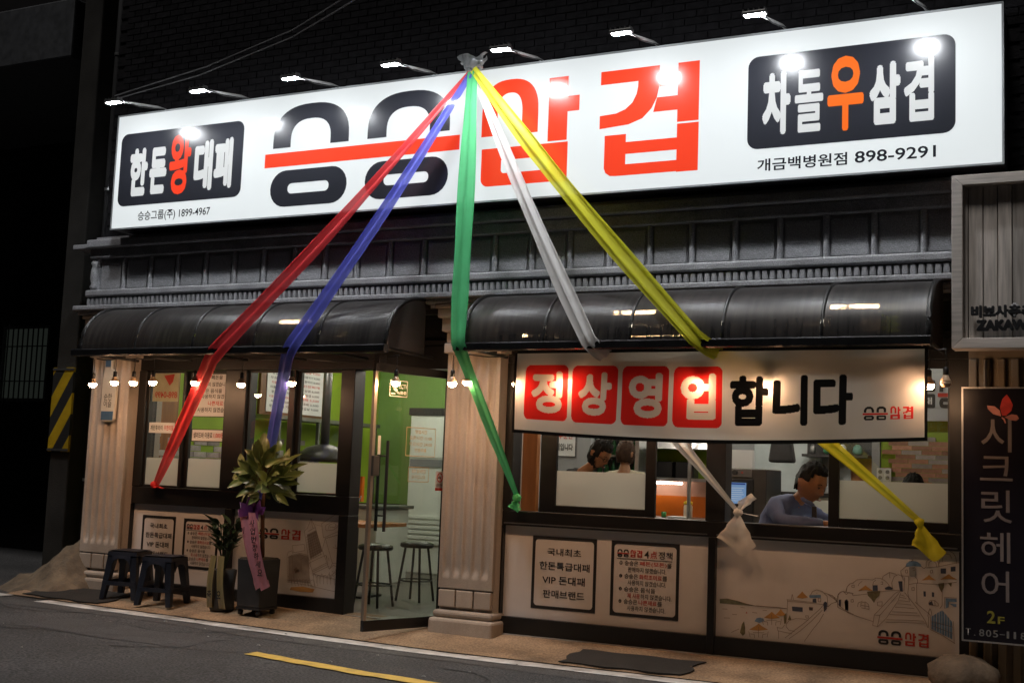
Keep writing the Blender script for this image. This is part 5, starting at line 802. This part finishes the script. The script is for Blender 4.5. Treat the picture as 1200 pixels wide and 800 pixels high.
def barstool(x, y, lab):
    T = thing('bar_stool', lab, 'stool', (x, y, .106), 'round bar stools indoors'); obj('seat', B().lathe([(.02, .54), (.16, .545), (.175, .56), (.17, .59), (.12, .605), (.02, .61)], (x, y, .107), 20), blackl, T, smooth=True)
    for k in range(4): a = .785 + k * 1.571; obj('leg', B().tube([(x + .12 * math.cos(a), y + .12 * math.sin(a), .65), (x + .2 * math.cos(a), y + .2 * math.sin(a), .108)], .013, 8), blackp, T)
    obj('foot_ring', B().tube([(x + .17 * math.cos(a * .3142), y + .17 * math.sin(a * .3142), .32) for a in range(21)], .008, 6, False), blackp, T)
barstool(-6.72, .8, 'round black bar stool just inside the door, nearest the street'); barstool(-6.7, 1.55, 'round black bar stool inside the door, the middle one'); barstool(-6.55, 2.2, 'round black bar stool inside the door, farthest from the street')
TB = thing('dining_table', 'wooden topped table inside the left window bay', 'table', (-7.45, 1.5, .106)); obj('table_top', B().box(-7.9, -7.05, 1.1, 1.9, .84, .88), woodm, TB, bevel=.006); obj('table_leg', B().box(-7.53, -7.43, 1.45, 1.55, .13, .84), blackp, TB); obj('table_foot', B().box(-7.75, -7.2, 1.3, 1.7, .108, .13), blackp, TB)
GR = thing('table_grill', 'black grill pan on the table behind the left window', 'grill', (-8.1, 1.8, 1.45)); obj('hood', B().lathe([(.32, 0), (.33, .05), (.2, .16), (.06, .2)], (-8.25, 2.0, 1.5), 20), blackp, GR, smooth=True); obj('duct', B().tube([(-8.25, 2.0, 1.7), (-8.25, 2.0, 3.05)], .05, 14), dsteel, GR, smooth=True)
# middle: wood column, cabinets, kitchen
tag(obj('wood_panel', B().box(-5.16, -4.88, .55, .62, .106, 2.7), woodm, None, bevel=.006), 'warm orange-brown wood panel just inside the window beside the green ribbon', 'panel')
PW = thing('partition_wall', 'grey partition wall with a notice behind the leaning woman', 'wall', (-5.9, 3.1, .106)); obj('wall_board', B().box(-6.3, -5.45, 3.1, 3.2, .107, 3.05), greyw, PW); q = obj('wall_notice', B().quadxz(-5.95, -5.62, 1.66, 1.97, 3.095), paper, PW); obj('notice_border', B().ring(rrect(-5.95, -5.62, 1.66, 1.97, .002), rrect(-5.94, -5.63, 1.67, 1.96, .002), 3.092), inkk, q); text('notice_text', '음주운전', inkr, q, -5.9, -5.67, 1.86, 1.93, 3.091, .02); text('notice_text', '금지입니다', inkk, q, -5.92, -5.66, 1.73, 1.81, 3.091, .02)
FR = thing('glass_cabinet', 'steel framed glass cabinet behind the leaning woman', 'cabinet', (-5.28, 3.3, .106)); fr_ = frame('cabinet_frame', -5.62, -4.95, .107, 1.98, 3.3, 3.8, .05, FR, steel); obj('back_panel', B().box(-5.6, -4.97, 3.78, 3.8, .15, 1.94), mat('cabinet_dark', (.05, .06, .05), .4), FR); pane(FR, -5.57, -5.0, .157, 1.93, 3.32)
for k in range(3):
    zb = 1.15 + k * .27; obj('cabinet_shelf', B().box(-5.57, -5.0, 3.35, 3.77, zb, zb + .015), steel, FR)
    for j in range(6): tag(obj('bottle', B().lathe([(.03, 0), (.03, .12), (.012, .17), (.012, .21)], (-5.5 + j * .085, 3.5, zb + .016), 10), mat('bottle_green', (.03, .16, .05), .2, var=.2), None, smooth=True), 'green bottle in the glass cabinet, %s on the %s shelf' % (('first', 'second', 'third', 'fourth', 'fifth', 'last')[j], ('lowest', 'middle', 'top')[k]), 'bottle', 'bottles in the glass cabinet')
KT = thing('kitchen_counter', 'bright kitchen counter with orange splashback and steel hood', 'counter', (-4.6, 4.0, .106)); KX0, KX1 = -5.5, -4.25
obj('counter_top', B().box(KX0, KX1, 3.6, 4.3, .99, 1.03), steel, KT, bevel=.004); obj('counter_body', B().box(KX0, KX1, 3.65, 4.3, .107, .988), acw, KT); obj('orange_splashback', B().box(KX0, KX1, 4.2, 4.22, 1.032, 1.27), orange, KT); obj('peach_board', B().box(KX0, KX1, 4.22, 4.24, 1.27, 1.44), pinkw, KT)
obj('shelf_board', B().box(KX0, KX1, 3.95, 4.25, 1.44, 1.475), steel, KT); obj('green_band', B().box(KX0, KX1, 4.2, 4.24, 1.477, 2.0), greenw, KT); obj('tube', B().tube([(-5.35, 4.05, 1.415), (-4.7, 4.05, 1.415)], .012, 8), tubek, KT); obj('hood', B().frust([(KX0, 3.7, 1.8), (KX1, 3.7, 1.8), (KX1, 4.25, 1.8), (KX0, 4.25, 1.8)], [(KX0 + .2, 3.9, 2.2), (KX1 - .2, 3.9, 2.2), (KX1 - .2, 4.25, 2.2), (KX0 + .2, 4.25, 2.2)]), steel, KT)
for k in range(3): obj('black_bin', B().box(-5.28 + k * .26, -5.06 + k * .26, 3.98, 4.15, 1.478, 1.66), blackp, KT, bevel=.006)
obj('hood_post', B().tube([(-4.47, 3.62, 1.03), (-4.47, 3.62, 2.2)], .022, 10), steel, KT)
for x, lab in ((-4.93, 'small green cup on the kitchen counter, the farther left'), (-4.78, 'small green cup on the kitchen counter, the farther right')): tag(obj('cup', B().lathe([(.02, 0), (.028, .005), (.03, .06), (.026, .062)], (x, 3.68, 1.031), 12), mat('cup_green', (.05, .22, .06), .4), None, smooth=True), lab, 'cup', 'green cups on the counter')
SB = thing('sauce_bottle', 'pale sauce bottle with yellow pointed cap on the kitchen counter', 'bottle', (-4.52, 3.75, 1.031)); obj('bottle_body', B().lathe([(.045, 0), (.05, .02), (.05, .13), (.04, .15)], (-4.52, 3.75, 1.031), 14), mat('pale_plastic', (.55, .45, .35), .4), SB, smooth=True); obj('bottle_cap', B().lathe([(.05, .151), (.05, .18), (.012, .2), (.006, .26)], (-4.52, 3.75, 1.031), 14), mat('yellow_plastic', (.7, .5, .02), .4), SB, smooth=True)
tag(obj('tray', B().box(-4.72, -4.5, 3.62, 3.8, 1.031, 1.05), paper, None, bevel=.006), 'low white tray on the kitchen counter under the sauce bottle', 'tray')
# right: machine, desk calendar, bags, brick partition
MC = thing('sterilizer_cabinet', 'dark steel appliance cabinet with a lit blue screen', 'appliance', (-3.36, 2.2, .106)); obj('cabinet', B().box(-3.62, -3.16, 2.0, 2.55, .107, 1.58), mat('dark_steel', (.09, .085, .08), .35, metal=.7, var=.15), MC, bevel=.01); obj('control_panel', B().box(-3.6, -3.3, 1.985, 1.999, 1.5, 1.57), dsteel, MC); obj('knob', B().tube([(-3.46, 1.96, 1.54), (-3.46, 1.985, 1.54)], .025, 14), blackp, MC); obj('red_button', B().tube([(-3.39, 1.975, 1.54), (-3.39, 1.985, 1.54)], .009, 10), inkr, MC)
obj('door_panel', B().box(-3.58, -3.28, 1.985, 1.999, 1.0, 1.48), blackp, MC, bevel=.006); sc = obj('screen', B().box(-3.5, -3.35, 1.975, 1.984, 1.245, 1.445), emit('screen_blue', (.25, .42, .7), .55), MC); obj('screen_header', B().box(-3.495, -3.355, 1.973, 1.9745, 1.425, 1.44), emit('screen_navy', (.03, .06, .25), .6), sc)
for k in range(7): obj('screen_row', B().box(-3.49, -3.37 - .01 * (k % 3), 1.9735, 1.9745, 1.27 + k * .02, 1.276 + k * .02), emit('screen_row%d' % k, (.7, .8, .9), .5) if k == 0 else MATS['screen_row0'], sc)
tag(obj('desk_calendar', B().frust([(-3.54, 2.1, 1.581), (-3.33, 2.1, 1.581), (-3.33, 2.2, 1.581), (-3.54, 2.2, 1.581)], [(-3.54, 2.13, 1.76), (-3.33, 2.13, 1.76), (-3.33, 2.17, 1.76), (-3.54, 2.17, 1.76)]), paper, None), 'white desk calendar standing on the appliance cabinet', 'calendar')
WD = thing('room_door', 'wooden door with pale frame at the back of the room', 'door', (-2.6, 5.0, .106)); obj('door_leaf', B().box(-3.0, -2.1, 5.08, 5.12, .107, 2.3), woodm, WD); frame('door_frame', -3.08, -2.02, .107, 2.38, 5.05, 5.14, .08, WD, greyw, wb=.001)
tag(obj('back_door', B().box(-4.15, -3.35, 5.06, 5.13, .107, 2.3), mat('pale_blue_door', (.4, .46, .48), .4, var=.1), None, bevel=.01), 'pale blue-grey door at the back between kitchen and appliance', 'door')
CR = thing('side_counter', 'pale counter with dark top behind the man in blue', 'counter', (-3.0, 3.0, .106)); obj('counter_body', B().box(-3.45, -2.5, 2.9, 3.4, .107, 1.33), acw, CR); obj('counter_top', B().box(-3.5, -2.45, 2.86, 3.44, 1.332, 1.375), blackp, CR, bevel=.005)
tag(obj('monitor', B().box(-3.08, -2.86, 3.1, 3.16, 1.376, 1.6), blackp, None, bevel=.02), 'dark monitor standing on the side counter', 'monitor')
WB = thing('water_bottle', 'blue plastic water bottle on the side counter behind the man', 'bottle', (-2.86, 2.9, 1.376)); obj('bottle_body', B().lathe([(.05, 0), (.055, .02), (.05, .09), (.055, .16), (.02, .2)], (-2.99, 2.95, 1.376), 14), mat('bottle_blue_clear', (.08, .2, .34), .15), WB, smooth=True); obj('bottle_cap', B().lathe([(.022, .201), (.022, .23)], (-2.99, 2.95, 1.376), 10), mat('cap_blue', (.02, .08, .4), .4), WB)
HSH = thing('wall_rack', 'dark rack holding tools on the grey back wall behind the man', 'rack', (-2.9, 4.9, 1.7)); obj('rack_shelf', B().box(-3.5, -2.75, 4.75, 5.04, 1.78, 1.81), blackp, HSH); obj('rack_back', B().box(-3.5, -2.75, 5.02, 5.045, 1.812, 2.05), blackp, HSH)
for k, (m_, w_) in enumerate(((dsteel, .06), (mat('tool_green', (.05, .2, .08), .5), .09), (paper, .08), (mat('tool_teal', (.1, .22, .2), .5), .1))): obj('stored_tool', B().lathe([(w_ * .3, 0), (w_ * .6, .03), (w_ * .5, .09), (w_ * .2, .12)], (-3.4 + k * .17, 4.88, 1.812), 10), m_, HSH, smooth=True)
tag(obj('hanging_bag', B().frust([(-3.34, 2.68, 1.66), (-3.08, 2.68, 1.66), (-3.08, 2.84, 1.66), (-3.34, 2.84, 1.66)], [(-3.3, 2.72, 2.02), (-3.13, 2.72, 2.02), (-3.13, 2.8, 2.02), (-3.3, 2.8, 2.02)]), mat('bag_black', (.02, .02, .022), .6, var=.3), None, bevel=.03, seg=3), 'dark bag hanging behind the appliance cabinet', 'bag')
BW = thing('brick_partition', 'green partition faced with mixed brown brick tiles by the frosted window', 'partition', (-1.4, 1.55, .106)); obj('partition_board', B().box(-2.02, -.76, 1.52, 1.62, .107, 3.05), greenw, BW); obj('edge_post', B().box(-2.09, -2.022, 1.48, 1.66, .107, 3.05), greyw, BW)
bm_ = []
for m_ in (tilebr, tilegr): q = B().box(0, .163, -.016, 0, 0, .036); q = q.mesh('facing_brick'); q.materials.append(m_); bm_.append(q)
rk = random.Random(11)
for r in range(18):
    z_ = 1.20 + r * .0385
    for k in range(8):
        x = -2.02 + k * .167 + (0, .06, .11, .03)[r % 4] - .1
        if x < -2.02 or x > -.93: continue
        if r == 17 and x > -1.6: continue
        piece('facing_brick', bm_[0 if rk.random() < .62 else 1], (x, 1.519, z_), BW)
WO = thing('wall_outlet', 'white double wall outlet plate beside the brick tiles', 'outlet', (-1.98, 1.49, 1.5))
for dx in (0, .061):
    p_ = obj('outlet_plate', B().box(-2.043 + dx, -1.984 + dx, 1.462, 1.479, 1.5, 1.615), paper, WO, bevel=.003)
    for dz in (.032, .083): obj('socket', B().tube([(-2.0135 + dx, 1.458, 1.5 + dz), (-2.0135 + dx, 1.4625, 1.5 + dz)], .017, 14), mat('socket_grey', (.2, .2, .19), .4), p_)
LB = thing('logo_board', 'pale board with the shop logo above the brick tiles', 'board', (-1.6, 1.5, 2.04)); obj('board_panel', B().box(-2.0, -.8, 1.47, 1.517, 2.03, 2.52), mat('board_white', (.45, .47, .52), .5, var=.03), LB); logo(LB, -1.54, -.87, 2.14, 2.38, 1.465, inkk, inkr)
for z0, z1, t in ((2.14, 2.26, '대패'), (2.28, 2.38, '한돈')): obj('board_badge', B().polyxz(rrect(-1.80, -1.56, z0, z1, .015), 1.466), inkk, LB); text('badge_text', t, paper, LB, -1.76, -1.585, z0 + .03, z1 - .03, 1.462, .02)
TW = thing('window_table', 'narrow pale table along the inside of the right window', 'table', (-2.2, .6, .106)); obj('table_top', B().box(-2.95, -1.3, .3, .9, 1.07, 1.105), acw, TW, bevel=.006)
for x in (-2.85, -1.4): obj('table_leg', B().box(x - .03, x + .03, .57, .63, .107, 1.07), blackp, TW)
# ================================================================== people
def skinned(name, J, E, root):
    me = bpy.data.meshes.new(name); names = list(J); me.from_pydata([J[n][0] for n in names], [(names.index(a), names.index(b_)) for a, b_ in E], [])
    o = bpy.data.objects.new(name, me); tmp = bpy.data.scenes.new('tmp'); tmp.collection.objects.link(o); md = o.modifiers.new('k', 'SKIN'); md.use_smooth_shade = True
    for i, n in enumerate(names): d = me.skin_vertices[0].data[i]; r = J[n][1]; d.radius = (r, r) if not isinstance(r, tuple) else r; d.use_root = n == root
    sb = o.modifiers.new('u', 'SUBSURF'); sb.levels = 2; sb.render_levels = 2
    
    with bpy.context.temp_override(scene=tmp, view_layer=tmp.view_layers[0]):
        dg = bpy.context.evaluated_depsgraph_get(); out = bpy.data.meshes.new_from_object(o.evaluated_get(dg))
    bpy.data.objects.remove(o); bpy.data.scenes.remove(tmp); return out
def headmesh(c, yaw, pitch, s):
    """egg-shaped head with brow, nose, chin and ears; faces +x before it is turned"""
    bm = bmesh.new(); bmesh.ops.create_uvsphere(bm, u_segments=32, v_segments=24, radius=1)
    for v in bm.verts:
        x, y, z_ = v.co; w = .072 * (1 - .18 * max(0, -z_) ** 1.5 * 1.2); d = .092
        X = x * d * (1 - .12 * max(0, -z_)); Y = y * w; Z = z_ * .118
        if x > 0:
            X += .012 * math.exp(-((z_ + .95) ** 2) / .05 - (y / .5) ** 2)          # chin
            X += .026 * math.exp(-((z_ + .22) ** 2) / .022 - (y / .16) ** 2)       # nose
            X += .010 * math.exp(-((z_ + .58) ** 2) / .008 - (y / .3) ** 2)        # lips
            X += .007 * math.exp(-((z_ - .18) ** 2) / .012 - (y / .6) ** 2)        # brow
            X -= .010 * math.exp(-((z_ - .03) ** 2) / .010 - ((abs(y) - .38) / .17) ** 2)   # eye sockets
        if abs(y) > .9 and -.35 < z_ < .2: Y += math.copysign(.014, y); X -= .012  # ears
        v.co = (X, Y, Z)
    Mx = Matrix.Translation(c) @ Matrix.Rotation(yaw, 4, 'Z') @ Matrix.Rotation(pitch, 4, 'Y') @ Matrix.Scale(s, 4); bm.transform(Mx); return bm, Mx
def person(lab, J, legs, head, yaw, pitch, s, shirt, trousers, hairmat, hair, root_loc, extra=None):
    P = thing('person', lab, 'person', root_loc)
    E = [('pel', 'bel'), ('bel', 'che'), ('che', 'nek'), ('nek', 'hd')]
    for q in 'lr': E += [('che', q + 'sh'), (q + 'sh', q + 'el'), (q + 'el', q + 'wr'), (q + 'wr', q + 'pa'), ('pel', q + 'hi'), (q + 'hi', q + 'kn'), (q + 'kn', q + 'an'), (q + 'an', q + 'to')]
    full = {}
    rad = dict(pel=.11, bel=.115, che=.12, nek=.052, hd=.045, sh=.06, el=.042, wr=.028, pa=.03, hi=.085, kn=.06, an=.042, to=.038)
    for n, p_ in {**J, **legs}.items(): full[n] = (p_, rad[n if n in rad else n[1:]])
    for q in 'lr':     # five fingers from the palm
        w, p_ = Vector(J[q + 'wr']), Vector(J[q + 'pa']); d = (p_ - w).normalized(); sd = d.cross(Vector((0, 0, 1))).normalized()
        for k, (off, ln) in enumerate(((-.03, .055), (-.018, .075), (-.004, .082), (.011, .076), (.025, .06))):
            full['%sf%d' % (q, k)] = (tuple(p_ + sd * off + d * (.03 if k else .0)), .009); full['%sg%d' % (q, k)] = (tuple(p_ + sd * off * 1.25 + d * (.03 + ln * .6) + Vector((0, 0, -.012))), .0085); full['%sh%d' % (q, k)] = (tuple(p_ + sd * off * 1.3 + d * (.02 + ln) + Vector((0, 0, -.03))), .0075)
            E += [(q + 'pa', '%sf%d' % (q, k)), ('%sf%d' % (q, k), '%sg%d' % (q, k)), ('%sg%d' % (q, k), '%sh%d' % (q, k))]
    body = skinned('body', full, E, 'pel'); hb, Mx = headmesh(Vector(head), yaw, pitch, s); hb.from_mesh(body); hb.to_mesh(body); hb.free(); body.materials.clear(); ob = obj('body', body, skinm, P)
    rm = ob.modifiers.new('r', 'REMESH'); rm.mode = 'VOXEL'; rm.voxel_size = .008; rm.use_smooth_shade = True; sm = ob.modifiers.new('m', 'SMOOTH'); sm.iterations = 3; sm.factor = .5
    up = {n: (full[n][0], full[n][1] * (1.25 if n in ('che', 'bel', 'pel') else 1.3) + .006) for n in ('pel', 'bel', 'che', 'lsh', 'rsh', 'lel', 'rel', 'lwr', 'rwr')}
    nk = Vector(J['che']).lerp(Vector(J['nek']), .85); up['nek'] = (tuple(nk), .078)
    me = skinned('shirt', up, [('pel', 'bel'), ('bel', 'che'), ('che', 'nek')] + [e for q in 'lr' for e in (('che', q + 'sh'), (q + 'sh', q + 'el'), (q + 'el', q + 'wr'))], 'pel'); me.materials.clear(); so_ = obj('shirt', me, shirt, P, smooth=True)
    tx = bpy.data.textures.new('crease', 'CLOUDS'); tx.noise_scale = .045; dm_ = so_.modifiers.new('d', 'DISPLACE'); dm_.texture = tx; dm_.strength = .03; dm_.mid_level = .5; dm_.texture_coords = 'GLOBAL'
    lo = {'pel': (J['pel'], .135)}
    for q in 'lr':
        for n in ('hi', 'kn', 'an'): lo[q + n] = (legs[q + n], rad[n] * 1.2 + .008)
    me = skinned('trousers', lo, [e for q in 'lr' for e in (('pel', q + 'hi'), (q + 'hi', q + 'kn'), (q + 'kn', q + 'an'))], 'pel'); me.materials.clear(); obj('trousers', me, trousers, P, smooth=True)
    # hair cap: the upper back of the skull, thickened
    bm = bmesh.new(); bmesh.ops.create_uvsphere(bm, u_segments=36, v_segments=26, radius=1); kill = []
    for v in bm.verts:
        x, y, z_ = v.co
        lim = hair(x, y); 
        if z_ < lim: kill.append(v)
        k = 1.07 + .035 * math.sin(x * 17 + y * 13) + .03 * math.sin(z_ * 19 + y * 23) + .03 * math.sin(math.atan2(y, x) * 26 + z_ * 5); v.co = (x * .092 * k - .006, y * .074 * k, z_ * .118 * (k + .02) + .004)
    bmesh.ops.delete(bm, geom=kill, context='VERTS'); bm.transform(Mx); me = bpy.data.meshes.new('hair'); bm.to_mesh(me); bm.free(); obj('hair', me, hairmat, P, smooth=True, solid=.012)
    def hp(x, y, z_): return tuple(Mx @ Vector((x, y, z_)))
    for q in (-1, 1):
        obj('eye', B().lathe([(.001, -.006), (.007, -.004), (.009, 0), (.007, .004), (.001, .006)], hp(.078, q * .028, .004), 10), inkk, P, smooth=True)
        obj('eyebrow', B().tube([hp(.088, q * .014, .024), hp(.085, q * .03, .03), hp(.074, q * .046, .024)], .0028, 6), hairmat, P)
    obj('lips', B().tube([hp(.086, -.02, -.068), hp(.097, 0, -.068), hp(.086, .02, -.068)], .005, 6), mat('lip', (.3, .09, .07), .5, var=0), P)
    if extra: extra(P, hp)
    return P
short = lambda x, y: (.5 if x > .55 else .12 - .95 * max(0, -x + .1) if x < .35 else .12 + (x - .35) * 1.8) if abs(y) > -1 else 0
bobh = lambda x, y: .45 if x > .62 else (-.15 if x > .45 else -.95)
bluesh = mat('blue_shirt', (.14, .19, .38), .7, var=.1, scale=12); blks = mat('black_shirt', (.02, .02, .024), .8, var=.15); cream_ = mat('cream_shirt', (.45, .41, .30), .8, var=.08); dkt = mat('dark_trousers', (.03, .03, .035), .8)
def tie(P, hp):
    obj('collar', B().tube([(-2.46, .48, 1.36), (-2.40, .36, 1.33), (-2.33, .36, 1.28)], [.022, .026, .016], 8), bluesh, P, smooth=True)
    obj('neck_tie', B().frust([(-2.335, .335, 1.14), (-2.295, .335, 1.14), (-2.295, .355, 1.14), (-2.335, .355, 1.14)], [(-2.34, .345, 1.275), (-2.305, .345, 1.275), (-2.305, .365, 1.275), (-2.34, .365, 1.275)]), inkk, P, bevel=.004)
person('man in a blue shirt sitting at the right window, head bent down', dict(pel=(-2.78, .62, .84), bel=(-2.70, .58, 1.0), che=(-2.57, .5, 1.20), nek=(-2.45, .45, 1.35), hd=(-2.40, .42, 1.44), rsh=(-2.63, .30, 1.265), lsh=(-2.44, .68, 1.22), rel=(-2.56, .22, 1.15), rwr=(-2.22, .30, 1.145), rpa=(-2.15, .31, 1.14), lel=(-2.28, .74, 1.14), lwr=(-2.1, .6, 1.135), lpa=(-2.03, .55, 1.13)),
       dict(rhi=(-2.72, .5, .8), rkn=(-2.3, .48, .78), ran=(-2.3, .5, .32), rto=(-2.18, .5, .29), lhi=(-2.72, .74, .8), lkn=(-2.3, .78, .78), lan=(-2.3, .78, .32), lto=(-2.18, .78, .29)), (-2.35, .38, 1.458), -.42, .42, 1.34, bluesh, dkt, hairm, short, (-2.6, .6, .106), tie)
def glasses(P, hp):
    for q in (-1, 1):
        obj('glasses_rim', B().tube([tuple(hp(.094, q * .032 + .022 * math.cos(a * .524), .002 + .018 * math.sin(a * .524))) for a in range(13)], .0025, 6, False), blackp, P); obj('glasses_arm', B().tube([hp(.094, q * .054, .004), hp(.0, q * .078, .006)], .0025, 6), blackp, P)
person('woman in black with glasses leaning over behind the frosted window film', dict(pel=(-4.95, .95, .98), bel=(-4.86, .92, 1.15), che=(-4.68, .88, 1.36), nek=(-4.50, .85, 1.52), hd=(-4.42, .83, 1.58), rsh=(-4.68, .72, 1.40), lsh=(-4.60, 1.04, 1.40), rel=(-4.6, .62, 1.15), rwr=(-4.38, .66, 1.08), rpa=(-4.30, .67, 1.06), lel=(-4.45, 1.08, 1.15), lwr=(-4.3, .95, 1.07), lpa=(-4.23, .9, 1.06)),
       dict(rhi=(-4.95, .85, .92), rkn=(-4.85, .85, .55), ran=(-4.95, .85, .17), rto=(-4.82, .85, .14), lhi=(-4.95, 1.05, .92), lkn=(-4.85, 1.05, .55), lan=(-4.95, 1.05, .17), lto=(-4.82, 1.05, .14)), (-4.37, .82, 1.655), -.3, .62, 1.12, blks, dkt, hairm, bobh, (-4.95, .95, .106), glasses)
sx, sy = -4.5, 1.75
person('person in a cream top standing with back turned behind the leaning woman', dict(pel=(sx, sy, 0.98), bel=(sx, sy, 1.09), che=(sx, sy, 1.36), nek=(sx, sy, 1.56), hd=(sx, sy + .02, 1.64), rsh=(sx - .17, sy, 1.44), lsh=(sx + .17, sy, 1.44), rel=(sx - .23, sy + .05, 1.16), rwr=(sx - .2, sy + .22, 0.95), rpa=(sx - .19, sy + .29, 0.93), lel=(sx + .23, sy + .05, 1.16), lwr=(sx + .2, sy + .22, 0.95), lpa=(sx + .19, sy + .29, 0.93)),
       dict(rhi=(sx - .1, sy, .92), rkn=(sx - .1, sy + .02, .55), ran=(sx - .1, sy, .17), rto=(sx - .1, sy + .13, .14), lhi=(sx + .1, sy, .92), lkn=(sx + .1, sy + .02, .55), lan=(sx + .1, sy, .17), lto=(sx + .1, sy + .13, .14)), (sx, sy + .03, 1.68), 1.3, .1, 1.05, cream_, dkt, hairb, lambda x, y: .4 if x > .5 else -.7, (sx, sy, .106))
sx, sy = -1.67, 1.05
person('seated person of whom only dark hair shows above the frosted film', dict(pel=(sx, sy + .15, .66), bel=(sx, sy + .13, .82), che=(sx, sy + .08, 1.08), nek=(sx, sy + .03, 1.25), hd=(sx, sy, 1.32), rsh=(sx - .17, sy + .08, 1.14), lsh=(sx + .17, sy + .08, 1.14), rel=(sx - .22, sy + .0, .9), rwr=(sx - .12, sy - .2, .98), rpa=(sx - .1, sy - .27, 1.0), lel=(sx + .22, sy + .0, .9), lwr=(sx + .12, sy - .2, .98), lpa=(sx + .1, sy - .27, 1.0)),
       dict(rhi=(sx - .1, sy + .12, .62), rkn=(sx - .12, sy - .3, .6), ran=(sx - .12, sy - .3, .17), rto=(sx - .12, sy - .42, .14), lhi=(sx + .1, sy + .12, .62), lkn=(sx + .12, sy - .3, .6), lan=(sx + .12, sy - .3, .17), lto=(sx + .12, sy - .42, .14)), (sx, sy - .02, 1.425), -1.57, .35, 1.1, blks, dkt, hairm, short, (sx, sy, .106))
for x, y, h, lab in ((-2.78, .66, .6, 'bar stool under the man in blue, hidden below the sill'), (-1.67, 1.2, .42, 'low stool under the seated person behind the film')):
    T = thing('stool', lab, 'stool', (x, y, .106)); obj('seat', B().lathe([(.02, h - .04), (.16, h - .035), (.17, h - .015), (.02, h)], (x, y, .107), 18), blackl, T); obj('pedestal', B().tube([(x, y, .12), (x, y, .107 + h - .04)], .03, 10), blackp, T); obj('foot_plate', B().lathe([(.17, .001), (.17, .012), (.03, .02)], (x, y, .107), 18), blackp, T)
